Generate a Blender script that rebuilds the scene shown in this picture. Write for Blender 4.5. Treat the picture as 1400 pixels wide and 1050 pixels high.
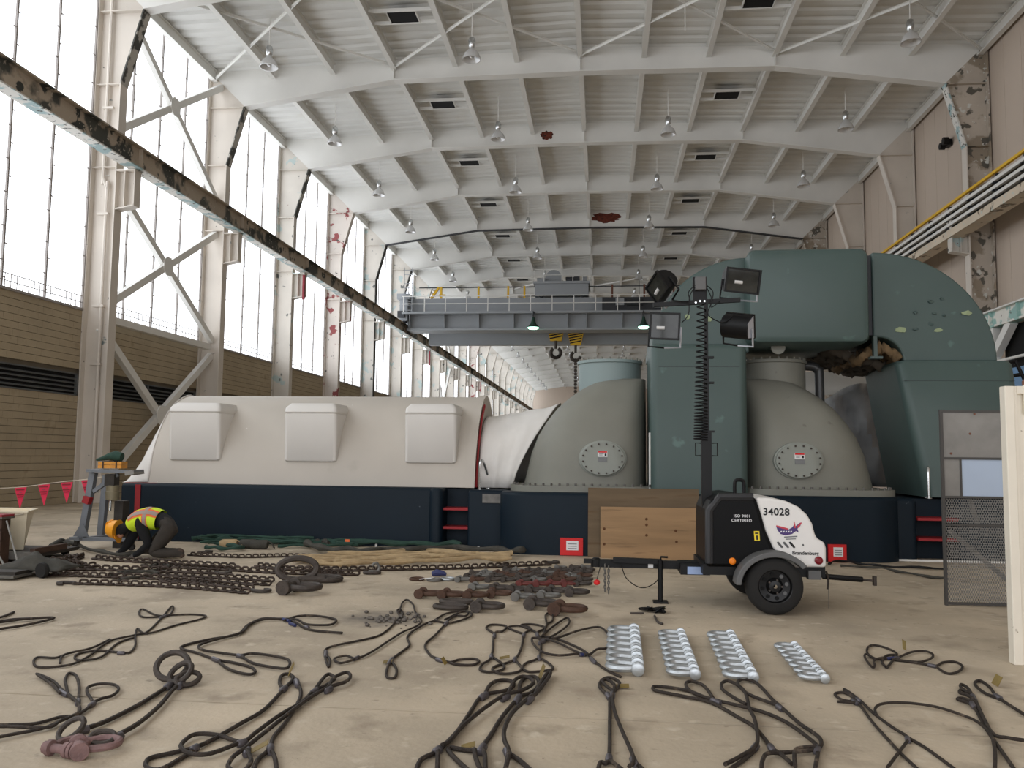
import bpy, math, random
from mathutils import Vector, Matrix

# ------------------------------------------------------------------ scene, camera, world, light, exposure
for _o in list(bpy.data.objects):
    bpy.data.objects.remove(_o, do_unlink=True)
SC = bpy.context.scene
COL = SC.collection
random.seed(7)
R = math.radians

FPX, YAW, PITCH, ROLL, CAMH = 1168.76, 0.1061, 0.0823, 0.0112, 1.611

def ray(x, y):
    """direction in the hall of a photograph pixel (1400 x 1050 frame)"""
    u, v = x - 700, y - 525
    a = u * math.cos(ROLL) + v * math.sin(ROLL)
    b = -u * math.sin(ROLL) + v * math.cos(ROLL)
    dx, dy, dz = a / FPX, 1.0, -b / FPX
    yy = dy * math.cos(PITCH) - dz * math.sin(PITCH)
    zz = dy * math.sin(PITCH) + dz * math.cos(PITCH)
    return Vector((dx * math.cos(YAW) - yy * math.sin(YAW), dx * math.sin(YAW) + yy * math.cos(YAW), zz))

EYE = Vector((0, 0, CAMH))
def PX(x, y, c): d = ray(x, y); return EYE + d * (c / d.x)
def PY(x, y, c): d = ray(x, y); return EYE + d * (c / d.y)
def PZ(x, y, c=0.0): d = ray(x, y); return EYE + d * ((c - CAMH) / d.z)

cam_d = bpy.data.cameras.new('camera')
cam = bpy.data.objects.new('camera', cam_d)
COL.objects.link(cam)
cam_d.sensor_fit = 'HORIZONTAL'
cam_d.sensor_width = 36.0
cam_d.lens = FPX / 1400 * 36.0
cam_d.clip_end = 600
_f = ray(700, 525).normalized()
_r = (ray(701, 525) - ray(700, 525)).normalized()
_u = -(ray(700, 526) - ray(700, 525)).normalized()
cam.matrix_world = Matrix(((_r.x, _u.x, -_f.x, 0), (_r.y, _u.y, -_f.y, 0), (_r.z, _u.z, -_f.z, CAMH), (0, 0, 0, 1)))
SC.camera = cam

SC.view_settings.view_transform = 'Standard'
SC.view_settings.look = 'None'
SC.view_settings.gamma = 1.0
SC.view_settings.use_curve_mapping = False
SC.view_settings.exposure = 0.0
SC.cycles.max_bounces = 10
SC.cycles.diffuse_bounces = 7
SC.cycles.glossy_bounces = 3
SC.cycles.caustics_reflective = False
SC.cycles.caustics_refractive = False

WINDOW_LIGHT = 2.7        # radiance of the frosted daylight windows
world = bpy.data.worlds.new('overcast_sky')
SC.world = world
world.use_nodes = True
world.node_tree.nodes['Background'].inputs[0].default_value = (0.9, 0.95, 1.0, 1)
world.node_tree.nodes['Background'].inputs[1].default_value = 1.0

# ------------------------------------------------------------------ materials
def lin(c):
    out = []
    for v in c[:3]:
        v = v / 255.0
        out.append(v / 12.92 if v <= 0.04045 else ((v + 0.055) / 1.055) ** 2.4)
    return (out[0], out[1], out[2], 1)

def mat(name, col, rough=0.65, metal=0.0, var=0.10, vs=1.2, peels=(), bump=0.0, bs=40.0, stretch=(1, 1, 1), spec=0.4):
    m = bpy.data.materials.new(name)
    m.use_nodes = True
    nt = m.node_tree
    bs_ = nt.nodes['Principled BSDF']
    bs_.inputs['Roughness'].default_value = rough
    bs_.inputs['Metallic'].default_value = metal
    bs_.inputs['Specular IOR Level'].default_value = spec
    geo = nt.nodes.new('ShaderNodeNewGeometry')
    mp = nt.nodes.new('ShaderNodeMapping')
    mp.inputs['Scale'].default_value = stretch
    nt.links.new(geo.outputs['Position'], mp.inputs['Vector'])
    base = lin(col)
    def noise(scale, detail=4.0):
        n = nt.nodes.new('ShaderNodeTexNoise')
        n.inputs['Scale'].default_value = scale
        n.inputs['Detail'].default_value = detail
        nt.links.new(mp.outputs['Vector'], n.inputs['Vector'])
        return n
    n1 = noise(vs, 6)
    ramp = nt.nodes.new('ShaderNodeValToRGB')
    ramp.color_ramp.elements[0].position = 0.3
    ramp.color_ramp.elements[1].position = 0.7
    ramp.color_ramp.elements[0].color = tuple(min(1, c * (1 - var)) for c in base[:3]) + (1,)
    ramp.color_ramp.elements[1].color = tuple(min(1, c * (1 + var)) for c in base[:3]) + (1,)
    nt.links.new(n1.outputs['Fac'], ramp.inputs['Fac'])
    out = ramp.outputs['Color']
    for sc, thr, pc, soft in peels:
        n = noise(sc, 5)
        st = nt.nodes.new('ShaderNodeMapRange')
        st.inputs['From Min'].default_value = thr
        st.inputs['From Max'].default_value = thr + soft
        nt.links.new(n.outputs['Fac'], st.inputs['Value'])
        mx = nt.nodes.new('ShaderNodeMix')
        mx.data_type = 'RGBA'
        nt.links.new(st.outputs['Result'], mx.inputs['Factor'])
        nt.links.new(out, mx.inputs['A'])
        mx.inputs['B'].default_value = lin(pc)
        out = mx.outputs['Result']
    nt.links.new(out, bs_.inputs['Base Color'])
    if bump:
        nb = noise(bs, 3)
        b = nt.nodes.new('ShaderNodeBump')
        b.inputs['Strength'].default_value = bump
        b.inputs['Distance'].default_value = 0.02
        nt.links.new(nb.outputs['Fac'], b.inputs['Height'])
        nt.links.new(b.outputs['Normal'], bs_.inputs['Normal'])
    return m

def emit(name, col, strength):
    m = bpy.data.materials.new(name)
    m.use_nodes = True
    nt = m.node_tree
    nt.nodes.remove(nt.nodes['Principled BSDF'])
    e = nt.nodes.new('ShaderNodeEmission')
    e.inputs['Color'].default_value = lin(col)
    e.inputs['Strength'].default_value = strength
    nt.links.new(e.outputs[0], nt.nodes['Material Output'].inputs[0])
    return m

def glass(name, col, rough=0.1, alpha=0.35):
    m = bpy.data.materials.new(name)
    m.use_nodes = True
    b = m.node_tree.nodes['Principled BSDF']
    b.inputs['Base Color'].default_value = lin(col)
    b.inputs['Roughness'].default_value = rough
    b.inputs['Alpha'].default_value = alpha
    return m

M = {}
M['concrete'] = mat('floor_concrete', (180, 166, 145), 0.7, var=0.24, vs=0.7,
    peels=((2.6, 0.56, (154, 140, 121), 0.16), (0.9, 0.56, (140, 127, 109), 0.20), (6.0, 0.60, (196, 184, 164), 0.12), (9.0, 0.66, (126, 114, 98), 0.12), (40.0, 0.71, (88, 80, 70), 0.05)), bump=0.25, bs=25)
def add_stain(m, centre, size, col):
    nt = m.node_tree
    b = nt.nodes['Principled BSDF']
    old = b.inputs['Base Color'].links[0].from_socket
    geo = nt.nodes.new('ShaderNodeNewGeometry')
    mp = nt.nodes.new('ShaderNodeMapping')
    mp.vector_type = 'TEXTURE'
    mp.inputs['Location'].default_value = centre
    mp.inputs['Scale'].default_value = size
    nt.links.new(geo.outputs['Position'], mp.inputs['Vector'])
    ln = nt.nodes.new('ShaderNodeVectorMath'); ln.operation = 'LENGTH'
    nt.links.new(mp.outputs['Vector'], ln.inputs[0])
    nz = nt.nodes.new('ShaderNodeTexNoise'); nz.inputs['Scale'].default_value = 5.0; nz.inputs['Detail'].default_value = 5.0
    nt.links.new(geo.outputs['Position'], nz.inputs['Vector'])
    ad = nt.nodes.new('ShaderNodeMath'); ad.operation = 'MULTIPLY_ADD'
    nt.links.new(nz.outputs['Fac'], ad.inputs[0]); ad.inputs[1].default_value = 1.1
    nt.links.new(ln.outputs['Value'], ad.inputs[2])
    mr = nt.nodes.new('ShaderNodeMapRange')
    mr.inputs['From Min'].default_value = 1.45; mr.inputs['From Max'].default_value = 0.75
    mr.inputs['To Max'].default_value = 0.85
    nt.links.new(ad.outputs[0], mr.inputs['Value'])
    mx = nt.nodes.new('ShaderNodeMix'); mx.data_type = 'RGBA'
    nt.links.new(mr.outputs['Result'], mx.inputs['Factor']); nt.links.new(old, mx.inputs['A'])
    mx.inputs['B'].default_value = lin(col)
    nt.links.new(mx.outputs['Result'], b.inputs['Base Color'])
_q = PZ(525, 846)
add_stain(M['concrete'], (_q.x, _q.y, 0), (0.75, 0.55, 1.0), (92, 86, 79))
M['joint'] = mat('joint_dirt', (48, 43, 37), 0.9)
M['deck'] = mat('roof_deck_paint', (216, 216, 213), 0.6, var=0.07, vs=0.35, peels=((0.5, 0.62, (200, 195, 184), 0.2),))
M['steel_white'] = mat('white_painted_steel', (221, 220, 216), 0.55, var=0.05, vs=0.6)
M['column'] = mat('column_paint', (206, 198, 188), 0.6, var=0.07, vs=0.8,
    peels=((2.2, 0.705, (110, 122, 122), 0.03), (5.0, 0.72, (70, 66, 62), 0.03)))
M['column_peel'] = mat('peeling_column_paint', (204, 198, 189), 0.65, var=0.08, vs=0.8,
    peels=((1.1, 0.60, (176, 190, 188), 0.03), (2.6, 0.66, (104, 106, 104), 0.03), (5.0, 0.72, (120, 70, 66), 0.03)))
M['column_heavy'] = mat('heavily_peeled_column_paint', (186, 176, 164), 0.7, var=0.12, vs=0.8, peels=((0.9, 0.52, (150, 138, 122), 0.05), (2.2, 0.57, (96, 92, 84), 0.03), (4.5, 0.63, (206, 206, 200), 0.03)))
M['column_red'] = mat('column_paint_red_primer', (206, 198, 190), 0.65, var=0.08, vs=0.8,
    peels=((1.5, 0.58, (142, 74, 74), 0.03), (4.0, 0.67, (80, 76, 72), 0.03)))
M['haunch_bare'] = mat('bare_dark_haunch', (70, 70, 66), 0.7, var=0.15, vs=3, peels=((2.2, 0.52, (176, 172, 164), 0.04),))
M['haunch_dark'] = mat('dark_haunch', (58, 56, 52), 0.7, var=0.15, vs=3)
M['rail_web'] = mat('runway_web_paint', (168, 154, 137), 0.7, var=0.10, vs=0.7,
    peels=((0.55, 0.505, (70, 70, 64), 0.04), (1.7, 0.60, (52, 53, 49), 0.03), (7, 0.62, (170, 160, 146), 0.03)))
M['rail_under'] = mat('runway_flange_peel', (208, 206, 200), 0.7, var=0.08, vs=1.0,
    peels=((2.2, 0.52, (150, 172, 174), 0.05), (6.0, 0.60, (70, 70, 66), 0.03)))
M['rail_right'] = mat('runway_right_paint', (206, 192, 172), 0.65, var=0.08, vs=0.7, peels=((2.4, 0.60, (120, 106, 88), 0.04), (5.0, 0.62, (190, 196, 188), 0.04)))
M['dark_web'] = mat('dark_brown_web', (74, 66, 56), 0.8)  # plain dark brown, used on the right runway web and the lagging
M['block'] = mat('tan_block', (166, 152, 128), 0.8, var=0.10, vs=0.8, peels=((1.6, 0.62, (148, 134, 110), 0.1), (7, 0.74, (96, 84, 66), 0.03)), bump=0.2, bs=30)
M['mortar'] = mat('mortar', (118, 108, 92), 0.9)
M['louver'] = mat('louver_grey', (92, 94, 94), 0.6)
M['black'] = mat('void_black', (10, 10, 10), 0.9, var=0.0)
M['siding'] = mat('beige_siding', (190, 175, 161), 0.7, var=0.05, vs=0.25, peels=((0.5, 0.60, (178, 163, 149), 0.2),), stretch=(1, 1, 0.12))
M['mullion'] = mat('mullion_grey', (150, 144, 140), 0.7)
M['pane'] = emit('frosted_daylight_pane', (246, 250, 255), WINDOW_LIGHT)
M['pane_back'] = emit('end_wall_daylight_pane', (248, 250, 255), WINDOW_LIGHT * 1.35)
M['rust'] = mat('rust_patch', (96, 44, 30), 0.9, var=0.3, vs=6, peels=((9, 0.58, (44, 32, 28), 0.04),))
M['brown_shell'] = mat('dark_red_panel', (140, 40, 52), 0.6)
M['crane'] = mat('crane_grey', (150, 154, 158), 0.55, var=0.05, vs=0.4)
M['crane_dark'] = mat('crane_dark', (52, 54, 58), 0.6)
M['yellow'] = mat('safety_yellow', (222, 176, 40), 0.55)
M['rust_post'] = mat('rust_brown_post', (112, 74, 58), 0.7)
M['chrome'] = mat('galvanised_bright', (198, 200, 200), 0.25, 0.9, var=0.03)
M['lamp_glass'] = mat('lamp_reflector', (214, 214, 214), 0.25, 0.3, var=0.02)
M['lit_green'] = emit('mercury_lamp_glow', (190, 255, 225), 6.0)
M['lit_white'] = emit('white_lamp_glow', (255, 246, 230), 8.0)
M['hp_paint'] = mat('casing_offwhite', (186, 179, 169), 0.5, var=0.05, vs=0.9, peels=((1.3, 0.66, (168, 161, 151), 0.12), (14, 0.75, (230, 228, 224), 0.02)))  # barrel toned down against the boxes for dirt and for shading on its curve
M['box_paint'] = mat('hood_box_lit_white', (216, 213, 208), 0.45, var=0.03, vs=1.2)  # whiter than the barrel, standing in for light on the box fronts
M['hood'] = mat('hood_grey_green', (126, 126, 117), 0.6, var=0.08, vs=1.2, peels=((5, 0.70, (112, 110, 102), 0.04),), bump=0.08, bs=14)
M['hood_top'] = mat('neck_blue_grey', (134, 149, 149), 0.55, var=0.05)
M['hood_cover'] = mat('cover_pale_grey', (142, 146, 139), 0.6, var=0.05)
M['green'] = mat('duct_green', (68, 85, 82), 0.45, var=0.07, vs=0.8, peels=((2.4, 0.68, (84, 108, 104), 0.05),), bump=0.04, bs=9)
M['green_flake'] = mat('peeled_pale_green', (146, 160, 126), 0.8)
M['navy'] = mat('navy_base_paint', (9, 25, 36), 0.55, var=0.14, vs=0.9, peels=((8, 0.745, (90, 98, 104), 0.02),))
M['navy'].node_tree.nodes['Principled BSDF'].inputs['Specular IOR Level'].default_value = 0.2
M['navy_edge'] = mat('navy_top_edge', (78, 92, 108), 0.55)
M['red_tape'] = mat('red_tape', (150, 34, 40), 0.6)
M['red'] = mat('bright_red', (206, 30, 32), 0.55)
M['caulk'] = mat('white_caulk', (222, 222, 218), 0.7)
M['tarp'] = mat('white_tarp', (222, 219, 214), 0.55, var=0.06, vs=2.0, bump=0.3, bs=7)
M['tarp_grey'] = mat('grey_tarp', (150, 150, 150), 0.5, var=0.15, vs=2.0, bump=0.4, bs=6)
M['burlap'] = mat('brown_burlap', (112, 92, 66), 0.95, var=0.25, vs=9, bump=0.5, bs=20)
M['plywood'] = mat('plywood_light', (154, 124, 90), 0.7, var=0.16, vs=1.2, peels=((2.2, 0.60, (124, 98, 70), 0.12),), stretch=(0.6, 1, 7))
M['plywood_old'] = mat('plywood_weathered', (104, 88, 68), 0.8, var=0.2, vs=1.2, peels=((1.8, 0.58, (96, 76, 54), 0.12),), stretch=(0.6, 1, 6))
M['knot'] = mat('plywood_knot', (90, 58, 34), 0.8)
M['paper'] = mat('paper_white', (225, 225, 225), 0.7, var=0.02)
M['grey_print'] = mat('grey_print', (120, 122, 124), 0.7)
M['trailer_black'] = mat('trailer_black_shell', (7, 7, 8), 0.42, var=0.15, vs=3, spec=0.12)
M['trailer_edge'] = mat('trailer_corner_highlight', (40, 40, 42), 0.55)  # lighter grey of the black shell, a painted edge highlight
M['trailer_white'] = mat('trailer_white_shell', (226, 223, 219), 0.35, var=0.03, vs=2)
M['fender'] = mat('fender_grey', (92, 92, 92), 0.6)
M['rubber'] = mat('tyre_rubber', (30, 29, 28), 0.85, var=0.12, vs=8)
M['rim'] = mat('black_steel_rim', (16, 16, 17), 0.4, spec=0.3)
M['black_steel'] = mat('black_steel', (13, 13, 14), 0.5, spec=0.25)
M['lens_orange'] = mat('orange_lens', (232, 126, 24), 0.3)
M['lens_red'] = mat('red_lens', (120, 18, 30), 0.3)
M['sticker_yellow'] = mat('sticker_yellow', (236, 208, 40), 0.5)
M['ink'] = mat('black_ink', (18, 18, 20), 0.6, var=0)
M['ink_white'] = mat('white_ink', (220, 220, 222), 0.6, var=0)
M['purple'] = mat('logo_purple', (72, 50, 112), 0.5)
M['logo_red'] = mat('logo_red', (196, 60, 74), 0.5)
M['sky_blue'] = mat('pale_blue_label', (150, 170, 206), 0.5)
M['flood_glass'] = mat('floodlight_glass', (40, 42, 40), 0.05, 0.0, var=0.25, vs=14, spec=0.35)
M['flood_side'] = mat('floodlight_bright_side', (200, 205, 214), 0.3, 0.6)
M['rope'] = mat('wire_rope', (52, 44, 38), 0.65, 0.25, var=0.3, vs=24, peels=((10, 0.6, (96, 84, 72), 0.1),), bump=0.6, bs=140)
M['ferrule'] = mat('swaged_ferrule', (92, 88, 92), 0.45, 0.5, var=0.2, vs=20)
M['tag'] = mat('yellow_brown_tag', (112, 94, 46), 0.6, var=0.2, vs=14)
M['tape_blue'] = mat('blue_tape', (44, 50, 92), 0.6)
M['silver'] = mat('galvanised_shackle', (176, 181, 184), 0.4, 0.75, var=0.08, vs=16, bump=0.1, bs=60)
M['rusty'] = mat('rusted_forging', (78, 56, 44), 0.75, 0.15, var=0.25, vs=12, peels=((8, 0.60, (72, 54, 46), 0.06),), bump=0.3, bs=60)
M['iron'] = mat('dark_forged_iron', (68, 61, 56), 0.6, 0.3, var=0.25, vs=12, bump=0.3, bs=60)
M['iron_red'] = mat('red_painted_forging', (96, 44, 40), 0.6, 0.1, var=0.2, vs=12)
M['iron_grey'] = mat('zinc_grey_forging', (104, 102, 98), 0.5, 0.4, var=0.2, vs=12)
M['mauve'] = mat('faded_mauve_forging', (124, 98, 96), 0.65, 0.1, var=0.25, vs=14, bump=0.3, bs=60)
M['chain'] = mat('rusty_chain', (60, 48, 40), 0.6, 0.35, var=0.3, vs=9)
M['sling_green'] = mat('green_sling', (40, 66, 56), 0.85, var=0.25, vs=7, bump=0.3, bs=40)
M['sling_dark'] = mat('dark_sling', (62, 60, 54), 0.85, var=0.25, vs=7, bump=0.3, bs=40)
M['sling_tan'] = mat('tan_sling', (164, 142, 108), 0.9, var=0.2, vs=7, bump=0.4, bs=40)
M['pennant'] = mat('pennant_pink_red', (222, 50, 84), 0.6, var=0.05)
M['string'] = mat('pale_string', (206, 196, 180), 0.8)
M['bin'] = mat('translucent_white_bin', (224, 212, 186), 0.4, var=0.03)
M['cart'] = mat('cart_dark_steel', (58, 54, 50), 0.65, 0.3, var=0.3, vs=6)
M['crate'] = mat('dark_brown_crate', (70, 52, 42), 0.8, var=0.25, vs=8)
M['stand'] = mat('grey_steel_stand', (116, 120, 126), 0.55, 0.2, var=0.12, vs=5)
M['orange_wood'] = mat('orange_timber', (206, 142, 60), 0.7, var=0.12, vs=8)
M['tan_metal'] = mat('hoist_tan_metal', (130, 122, 100), 0.5, 0.3)
M['jacket'] = mat('black_jacket', (16, 16, 18), 0.9, var=0.2, vs=10)
M['trousers'] = mat('dark_brown_trousers', (52, 47, 42), 0.9, var=0.15, vs=10, bump=0.3, bs=30)
M['glove'] = mat('grey_glove', (84, 80, 76), 0.9)
M['skin'] = mat('skin', (178, 128, 104), 0.6)
M['boot'] = mat('brown_boot', (66, 52, 44), 0.8)
M['vest'] = mat('hi_vis_vest', (206, 232, 46), 0.75, var=0.10, vs=9)
M['vest_orange'] = mat('vest_orange_trim', (226, 110, 62), 0.7)
M['vest_silver'] = mat('vest_silver_stripe', (150, 134, 124), 0.5)
M['hat'] = mat('orange_yellow_hat', (236, 160, 44), 0.4, var=0.04)
M['gate'] = mat('gate_grey_steel', (136, 134, 130), 0.6, 0.2, var=0.12, vs=5, peels=((9, 0.68, (104, 92, 80), 0.05),))
M['gate_dark'] = mat('gate_dark_frame', (74, 72, 70), 0.6, 0.2)
M['gate_blue'] = mat('gate_pale_blue_sheet', (176, 192, 214), 0.5, var=0.05)
M['door_white'] = mat('chipped_white_door', (222, 215, 200), 0.55, var=0.06, vs=2, peels=((9, 0.70, (120, 104, 84), 0.04),))
M['blue'] = mat('blue_cladding', (104, 140, 176), 0.6)
M['peel_green'] = mat('peeling_white_over_green', (222, 220, 212), 0.7, var=0.05, peels=((1.5, 0.50, (150, 184, 178), 0.03), (4, 0.66, (84, 76, 66), 0.03)))
M['pipe_dark'] = mat('dark_pipe', (60, 60, 60), 0.4, 0.2)
M['rubble'] = mat('grey_rubble', (96, 90, 84), 0.9, var=0.3, vs=20)

# ------------------------------------------------------------------ mesh helpers
ORG = {}

class MB:
    def __init__(s):
        s.v, s.f = [], []
    def add(s, vs, fs):
        o = len(s.v)
        s.v.extend([tuple(p) for p in vs])
        s.f.extend([tuple(i + o for i in f) for f in fs])
        return s
    def box(s, x0, x1, y0, y1, z0, z1):
        return s.add([(x0, y0, z0), (x1, y0, z0), (x1, y1, z0), (x0, y1, z0), (x0, y0, z1), (x1, y0, z1), (x1, y1, z1), (x0, y1, z1)],
                     [(3, 2, 1, 0), (4, 5, 6, 7), (0, 1, 5, 4), (1, 2, 6, 5), (2, 3, 7, 6), (3, 0, 4, 7)])
    def bar(s, p0, p1, w, h, up=(0, 0, 1), off=0.0):
        """rectangular bar from p0 to p1; w across, h along up; off shifts it along up"""
        p0, p1 = Vector(p0), Vector(p1)
        d = (p1 - p0).normalized()
        u = Vector(up)
        a = d.cross(u)
        if a.length < 1e-5:
            a = d.cross(Vector((1, 0, 0)))
        a.normalize()
        u = a.cross(d).normalized()
        vs = []
        for p in (p0, p1):
            p = p + u * off
            for i, j in ((-1, -1), (1, -1), (1, 1), (-1, 1)):
                vs.append(p + a * (i * w / 2) + u * (j * h / 2))
        return s.add(vs, [(3, 2, 1, 0), (4, 5, 6, 7), (0, 1, 5, 4), (1, 2, 6, 5), (2, 3, 7, 6), (3, 0, 4, 7)])
    def ibeam(s, p0, p1, depth, width, tf=0.025, tw=0.018, up=(0, 0, 1)):
        s.bar(p0, p1, tw, depth - 2 * tf, up)
        s.bar(p0, p1, width, tf, up, depth / 2 - tf / 2)
        s.bar(p0, p1, width, tf, up, -depth / 2 + tf / 2)
        return s
    def tube(s, pts, r, n=8, closed=False, cap=True, flat=1.0):
        pts = [Vector(p) for p in pts]
        m = len(pts)
        if m < 2:
            return s
        tang = []
        for i in range(m):
            if closed:
                t = pts[(i + 1) % m] - pts[i - 1]
            else:
                t = pts[min(i + 1, m - 1)] - pts[max(i - 1, 0)]
            tang.append(t.normalized() if t.length > 1e-9 else Vector((1, 0, 0)))
        ref = Vector((0, 0, 1)) if abs(tang[0].z) < 0.9 else Vector((1, 0, 0))
        a = tang[0].cross(ref).normalized()
        vs = []
        for i in range(m):
            t = tang[i]
            a = a - t * a.dot(t)
            if a.length < 1e-6:
                a = t.cross(Vector((0.3, 0.5, 0.8)))
            a.normalize()
            b = t.cross(a)
            rr = r[i] if isinstance(r, (list, tuple)) else r
            for k in range(n):
                q = 2 * math.pi * k / n
                vs.append(pts[i] + a * (rr * math.cos(q)) + b * (rr * flat * math.sin(q)))
        fs = []
        for i in range(m if closed else m - 1):
            i2 = (i + 1) % m
            for k in range(n):
                k2 = (k + 1) % n
                fs.append((i * n + k, i * n + k2, i2 * n + k2, i2 * n + k))
        if cap and not closed:
            fs.append(tuple(range(n - 1, -1, -1)))
            fs.append(tuple((m - 1) * n + k for k in range(n)))
        return s.add(vs, fs)
    def cyl(s, p0, p1, r, n=14, r2=None):
        return s.tube([p0, p1], [r, r if r2 is None else r2], n)
    def lathe(s, prof, n=20, c=(0, 0, 0), axis=(0, 0, 1), cap=True):
        """prof = (radius, distance along axis) pairs"""
        c, ax = Vector(c), Vector(axis).normalized()
        a = ax.cross(Vector((0, 0, 1)) if abs(ax.z) < 0.9 else Vector((1, 0, 0))).normalized()
        b = ax.cross(a)
        vs, fs = [], []
        for r, t in prof:
            for k in range(n):
                q = 2 * math.pi * k / n
                vs.append(c + ax * t + a * (r * math.cos(q)) + b * (r * math.sin(q)))
        for i in range(len(prof) - 1):
            for k in range(n):
                k2 = (k + 1) % n
                fs.append((i * n + k, i * n + k2, (i + 1) * n + k2, (i + 1) * n + k))
        if cap:
            fs.append(tuple(range(n - 1, -1, -1)))
            fs.append(tuple((len(prof) - 1) * n + k for k in range(n)))
        return s.add(vs, fs)
    def loft(s, rings, cap0=True, cap1=True, closed=True):
        n = len(rings[0])
        vs = [p for r in rings for p in r]
        fs = []
        for i in range(len(rings) - 1):
            for k in range(n if closed else n - 1):
                k2 = (k + 1) % n
                fs.append((i * n + k, i * n + k2, (i + 1) * n + k2, (i + 1) * n + k))
        if cap0:
            fs.append(tuple(range(n - 1, -1, -1)))
        if cap1:
            fs.append(tuple((len(rings) - 1) * n + k for k in range(n)))
        return s.add(vs, fs)
    def prism(s, poly, fn, t0, t1):
        """poly of (a, b); fn(a, b, t) -> point"""
        return s.loft([[fn(a, b, t0) for a, b in poly], [fn(a, b, t1) for a, b in poly]])
    def prism_y(s, poly, y0, y1):
        return s.prism(poly, lambda a, b, t: (a, t, b), y0, y1)
    def prism_x(s, poly, x0, x1):
        return s.prism(poly, lambda a, b, t: (t, a, b), x0, x1)
    def prism_z(s, poly, z0, z1):
        return s.prism(poly, lambda a, b, t: (a, b, t), z0, z1)
    def grid(s, fn, nu, nv):
        vs = [fn(i / nu, j / nv) for j in range(nv + 1) for i in range(nu + 1)]
        fs = [(j * (nu + 1) + i, j * (nu + 1) + i + 1, (j + 1) * (nu + 1) + i + 1, (j + 1) * (nu + 1) + i) for j in range(nv) for i in range(nu)]
        return s.add(vs, fs)
    def mesh(s, name, m, o=(0, 0, 0), smooth=False):
        me = bpy.data.meshes.new(name)
        me.from_pydata([(p[0] - o[0], p[1] - o[1], p[2] - o[2]) for p in s.v], [], s.f)
        me.materials.append(m if not isinstance(m, str) else M[m])
        if smooth:
            me.shade_smooth()
            me.set_sharp_from_angle(angle=R(42))
        me.update()
        return me
    def build(s, name, m, parent=None, smooth=False, bevel=0.0, label=None, kind=None, origin=None, seg=2):
        r = parent
        while r is not None and r.parent is not None:
            r = r.parent
        o = ORG.get(r.name, (0, 0, 0)) if r is not None else (origin or (0, 0, 0))
        ob = bpy.data.objects.new(name, s.mesh(name, m, o, smooth))
        COL.objects.link(ob)
        if parent is not None:
            ob.parent = parent
        else:
            ob.location = o
            ORG[ob.name] = tuple(o)
        if bevel:
            b = ob.modifiers.new('bevel', 'BEVEL')
            b.width = bevel
            b.segments = seg
            b.limit_method = 'ANGLE'
            b.angle_limit = R(40)
        if label:
            ob['label'] = label
        if kind:
            ob['kind'] = kind
        return ob

def tag(o, label, cat, group=None):
    o['label'] = label
    o['category'] = cat
    if group:
        o['group'] = group
    return o

def thing(name, label, cat, loc=(0, 0, 0), group=None):
    o = bpy.data.objects.new(name, None)
    o.empty_display_size = 0.2
    COL.objects.link(o)
    o.location = loc
    ORG[o.name] = tuple(loc)
    return tag(o, label, cat, group)

def struct_root(name, loc=(0, 0, 0)):
    o = bpy.data.objects.new(name, None)
    COL.objects.link(o)
    o.location = loc
    ORG[o.name] = tuple(loc)
    o['kind'] = 'structure'
    return o

def dup(root, loc, rot=None, label=None, scale=None):
    def cp(o, par):
        c = o.copy()
        COL.objects.link(c)
        if par is not None:
            c.parent = par
        for ch in o.children:
            cp(ch, c)
        return c
    r = cp(root, None)
    r.location = loc
    if rot is not None:
        r.rotation_euler = rot
    if scale is not None:
        r.scale = (scale, scale, scale)
    if label:
        r['label'] = label
    return r

def smooth_path(pts, sub=5, closed=False):
    pts = [Vector(p) for p in pts]
    n = len(pts)
    out = []
    for i in range(n if closed else n - 1):
        if closed:
            p0, p1, p2, p3 = pts[i - 1], pts[i], pts[(i + 1) % n], pts[(i + 2) % n]
        else:
            p0, p1, p2, p3 = pts[max(i - 1, 0)], pts[i], pts[i + 1], pts[min(i + 2, n - 1)]
        for j in range(sub):
            t = j / sub
            out.append(0.5 * ((2 * p1) + (p2 - p0) * t + (2 * p0 - 5 * p1 + 4 * p2 - p3) * t * t + (3 * p1 - p0 - 3 * p2 + p3) * t ** 3))
    if not closed:
        out.append(pts[-1])
    return out

def text_part(body, size, mtx, m, name, parent, extrude=0.002, offset=0.0, spacing=1.0, align='LEFT'):
    """flat lettering as a mesh part; mtx places the text plane in the hall"""
    cu = bpy.data.curves.new('lettering', 'FONT')
    cu.body = body
    cu.size = size
    cu.extrude = extrude
    cu.offset = offset
    cu.space_character = spacing
    cu.align_x = align
    to = bpy.data.objects.new('lettering', cu)
    COL.objects.link(to)
    dg = bpy.context.evaluated_depsgraph_get()
    me = bpy.data.meshes.new_from_object(to.evaluated_get(dg))
    bpy.data.objects.remove(to, do_unlink=True)
    r = parent
    while r.parent is not None:
        r = r.parent
    me.transform(Matrix.Translation(-Vector(ORG.get(r.name, (0, 0, 0)))) @ mtx)
    me.materials.clear()
    me.materials.append(M[m])
    ob = bpy.data.objects.new(name, me)
    COL.objects.link(ob)
    ob.parent = parent
    return ob

def face_mtx(p, right=(1, 0, 0), up=(0, 0, 1)):
    r, u = Vector(right).normalized(), Vector(up).normalized()
    n = r.cross(u)
    return Matrix(((r.x, u.x, n.x, p[0]), (r.y, u.y, n.y, p[1]), (r.z, u.z, n.z, p[2]), (0, 0, 0, 1)))

# ------------------------------------------------------------------ hall dimensions
BAY = 7.62
def YK(k): return 32.36 + BAY * k
CX, WL, WR = -0.91, -15.95, 14.13
YB, YE = YK(-6), YK(21)
SILL, WTOP = 5.9, 16.85
def zdeck(x): return 17.53 - 0.03 * abs(x - CX)
def zpur(x): return 17.08 - 0.03 * abs(x - CX)
def mir(x): return 2 * CX - x

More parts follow.
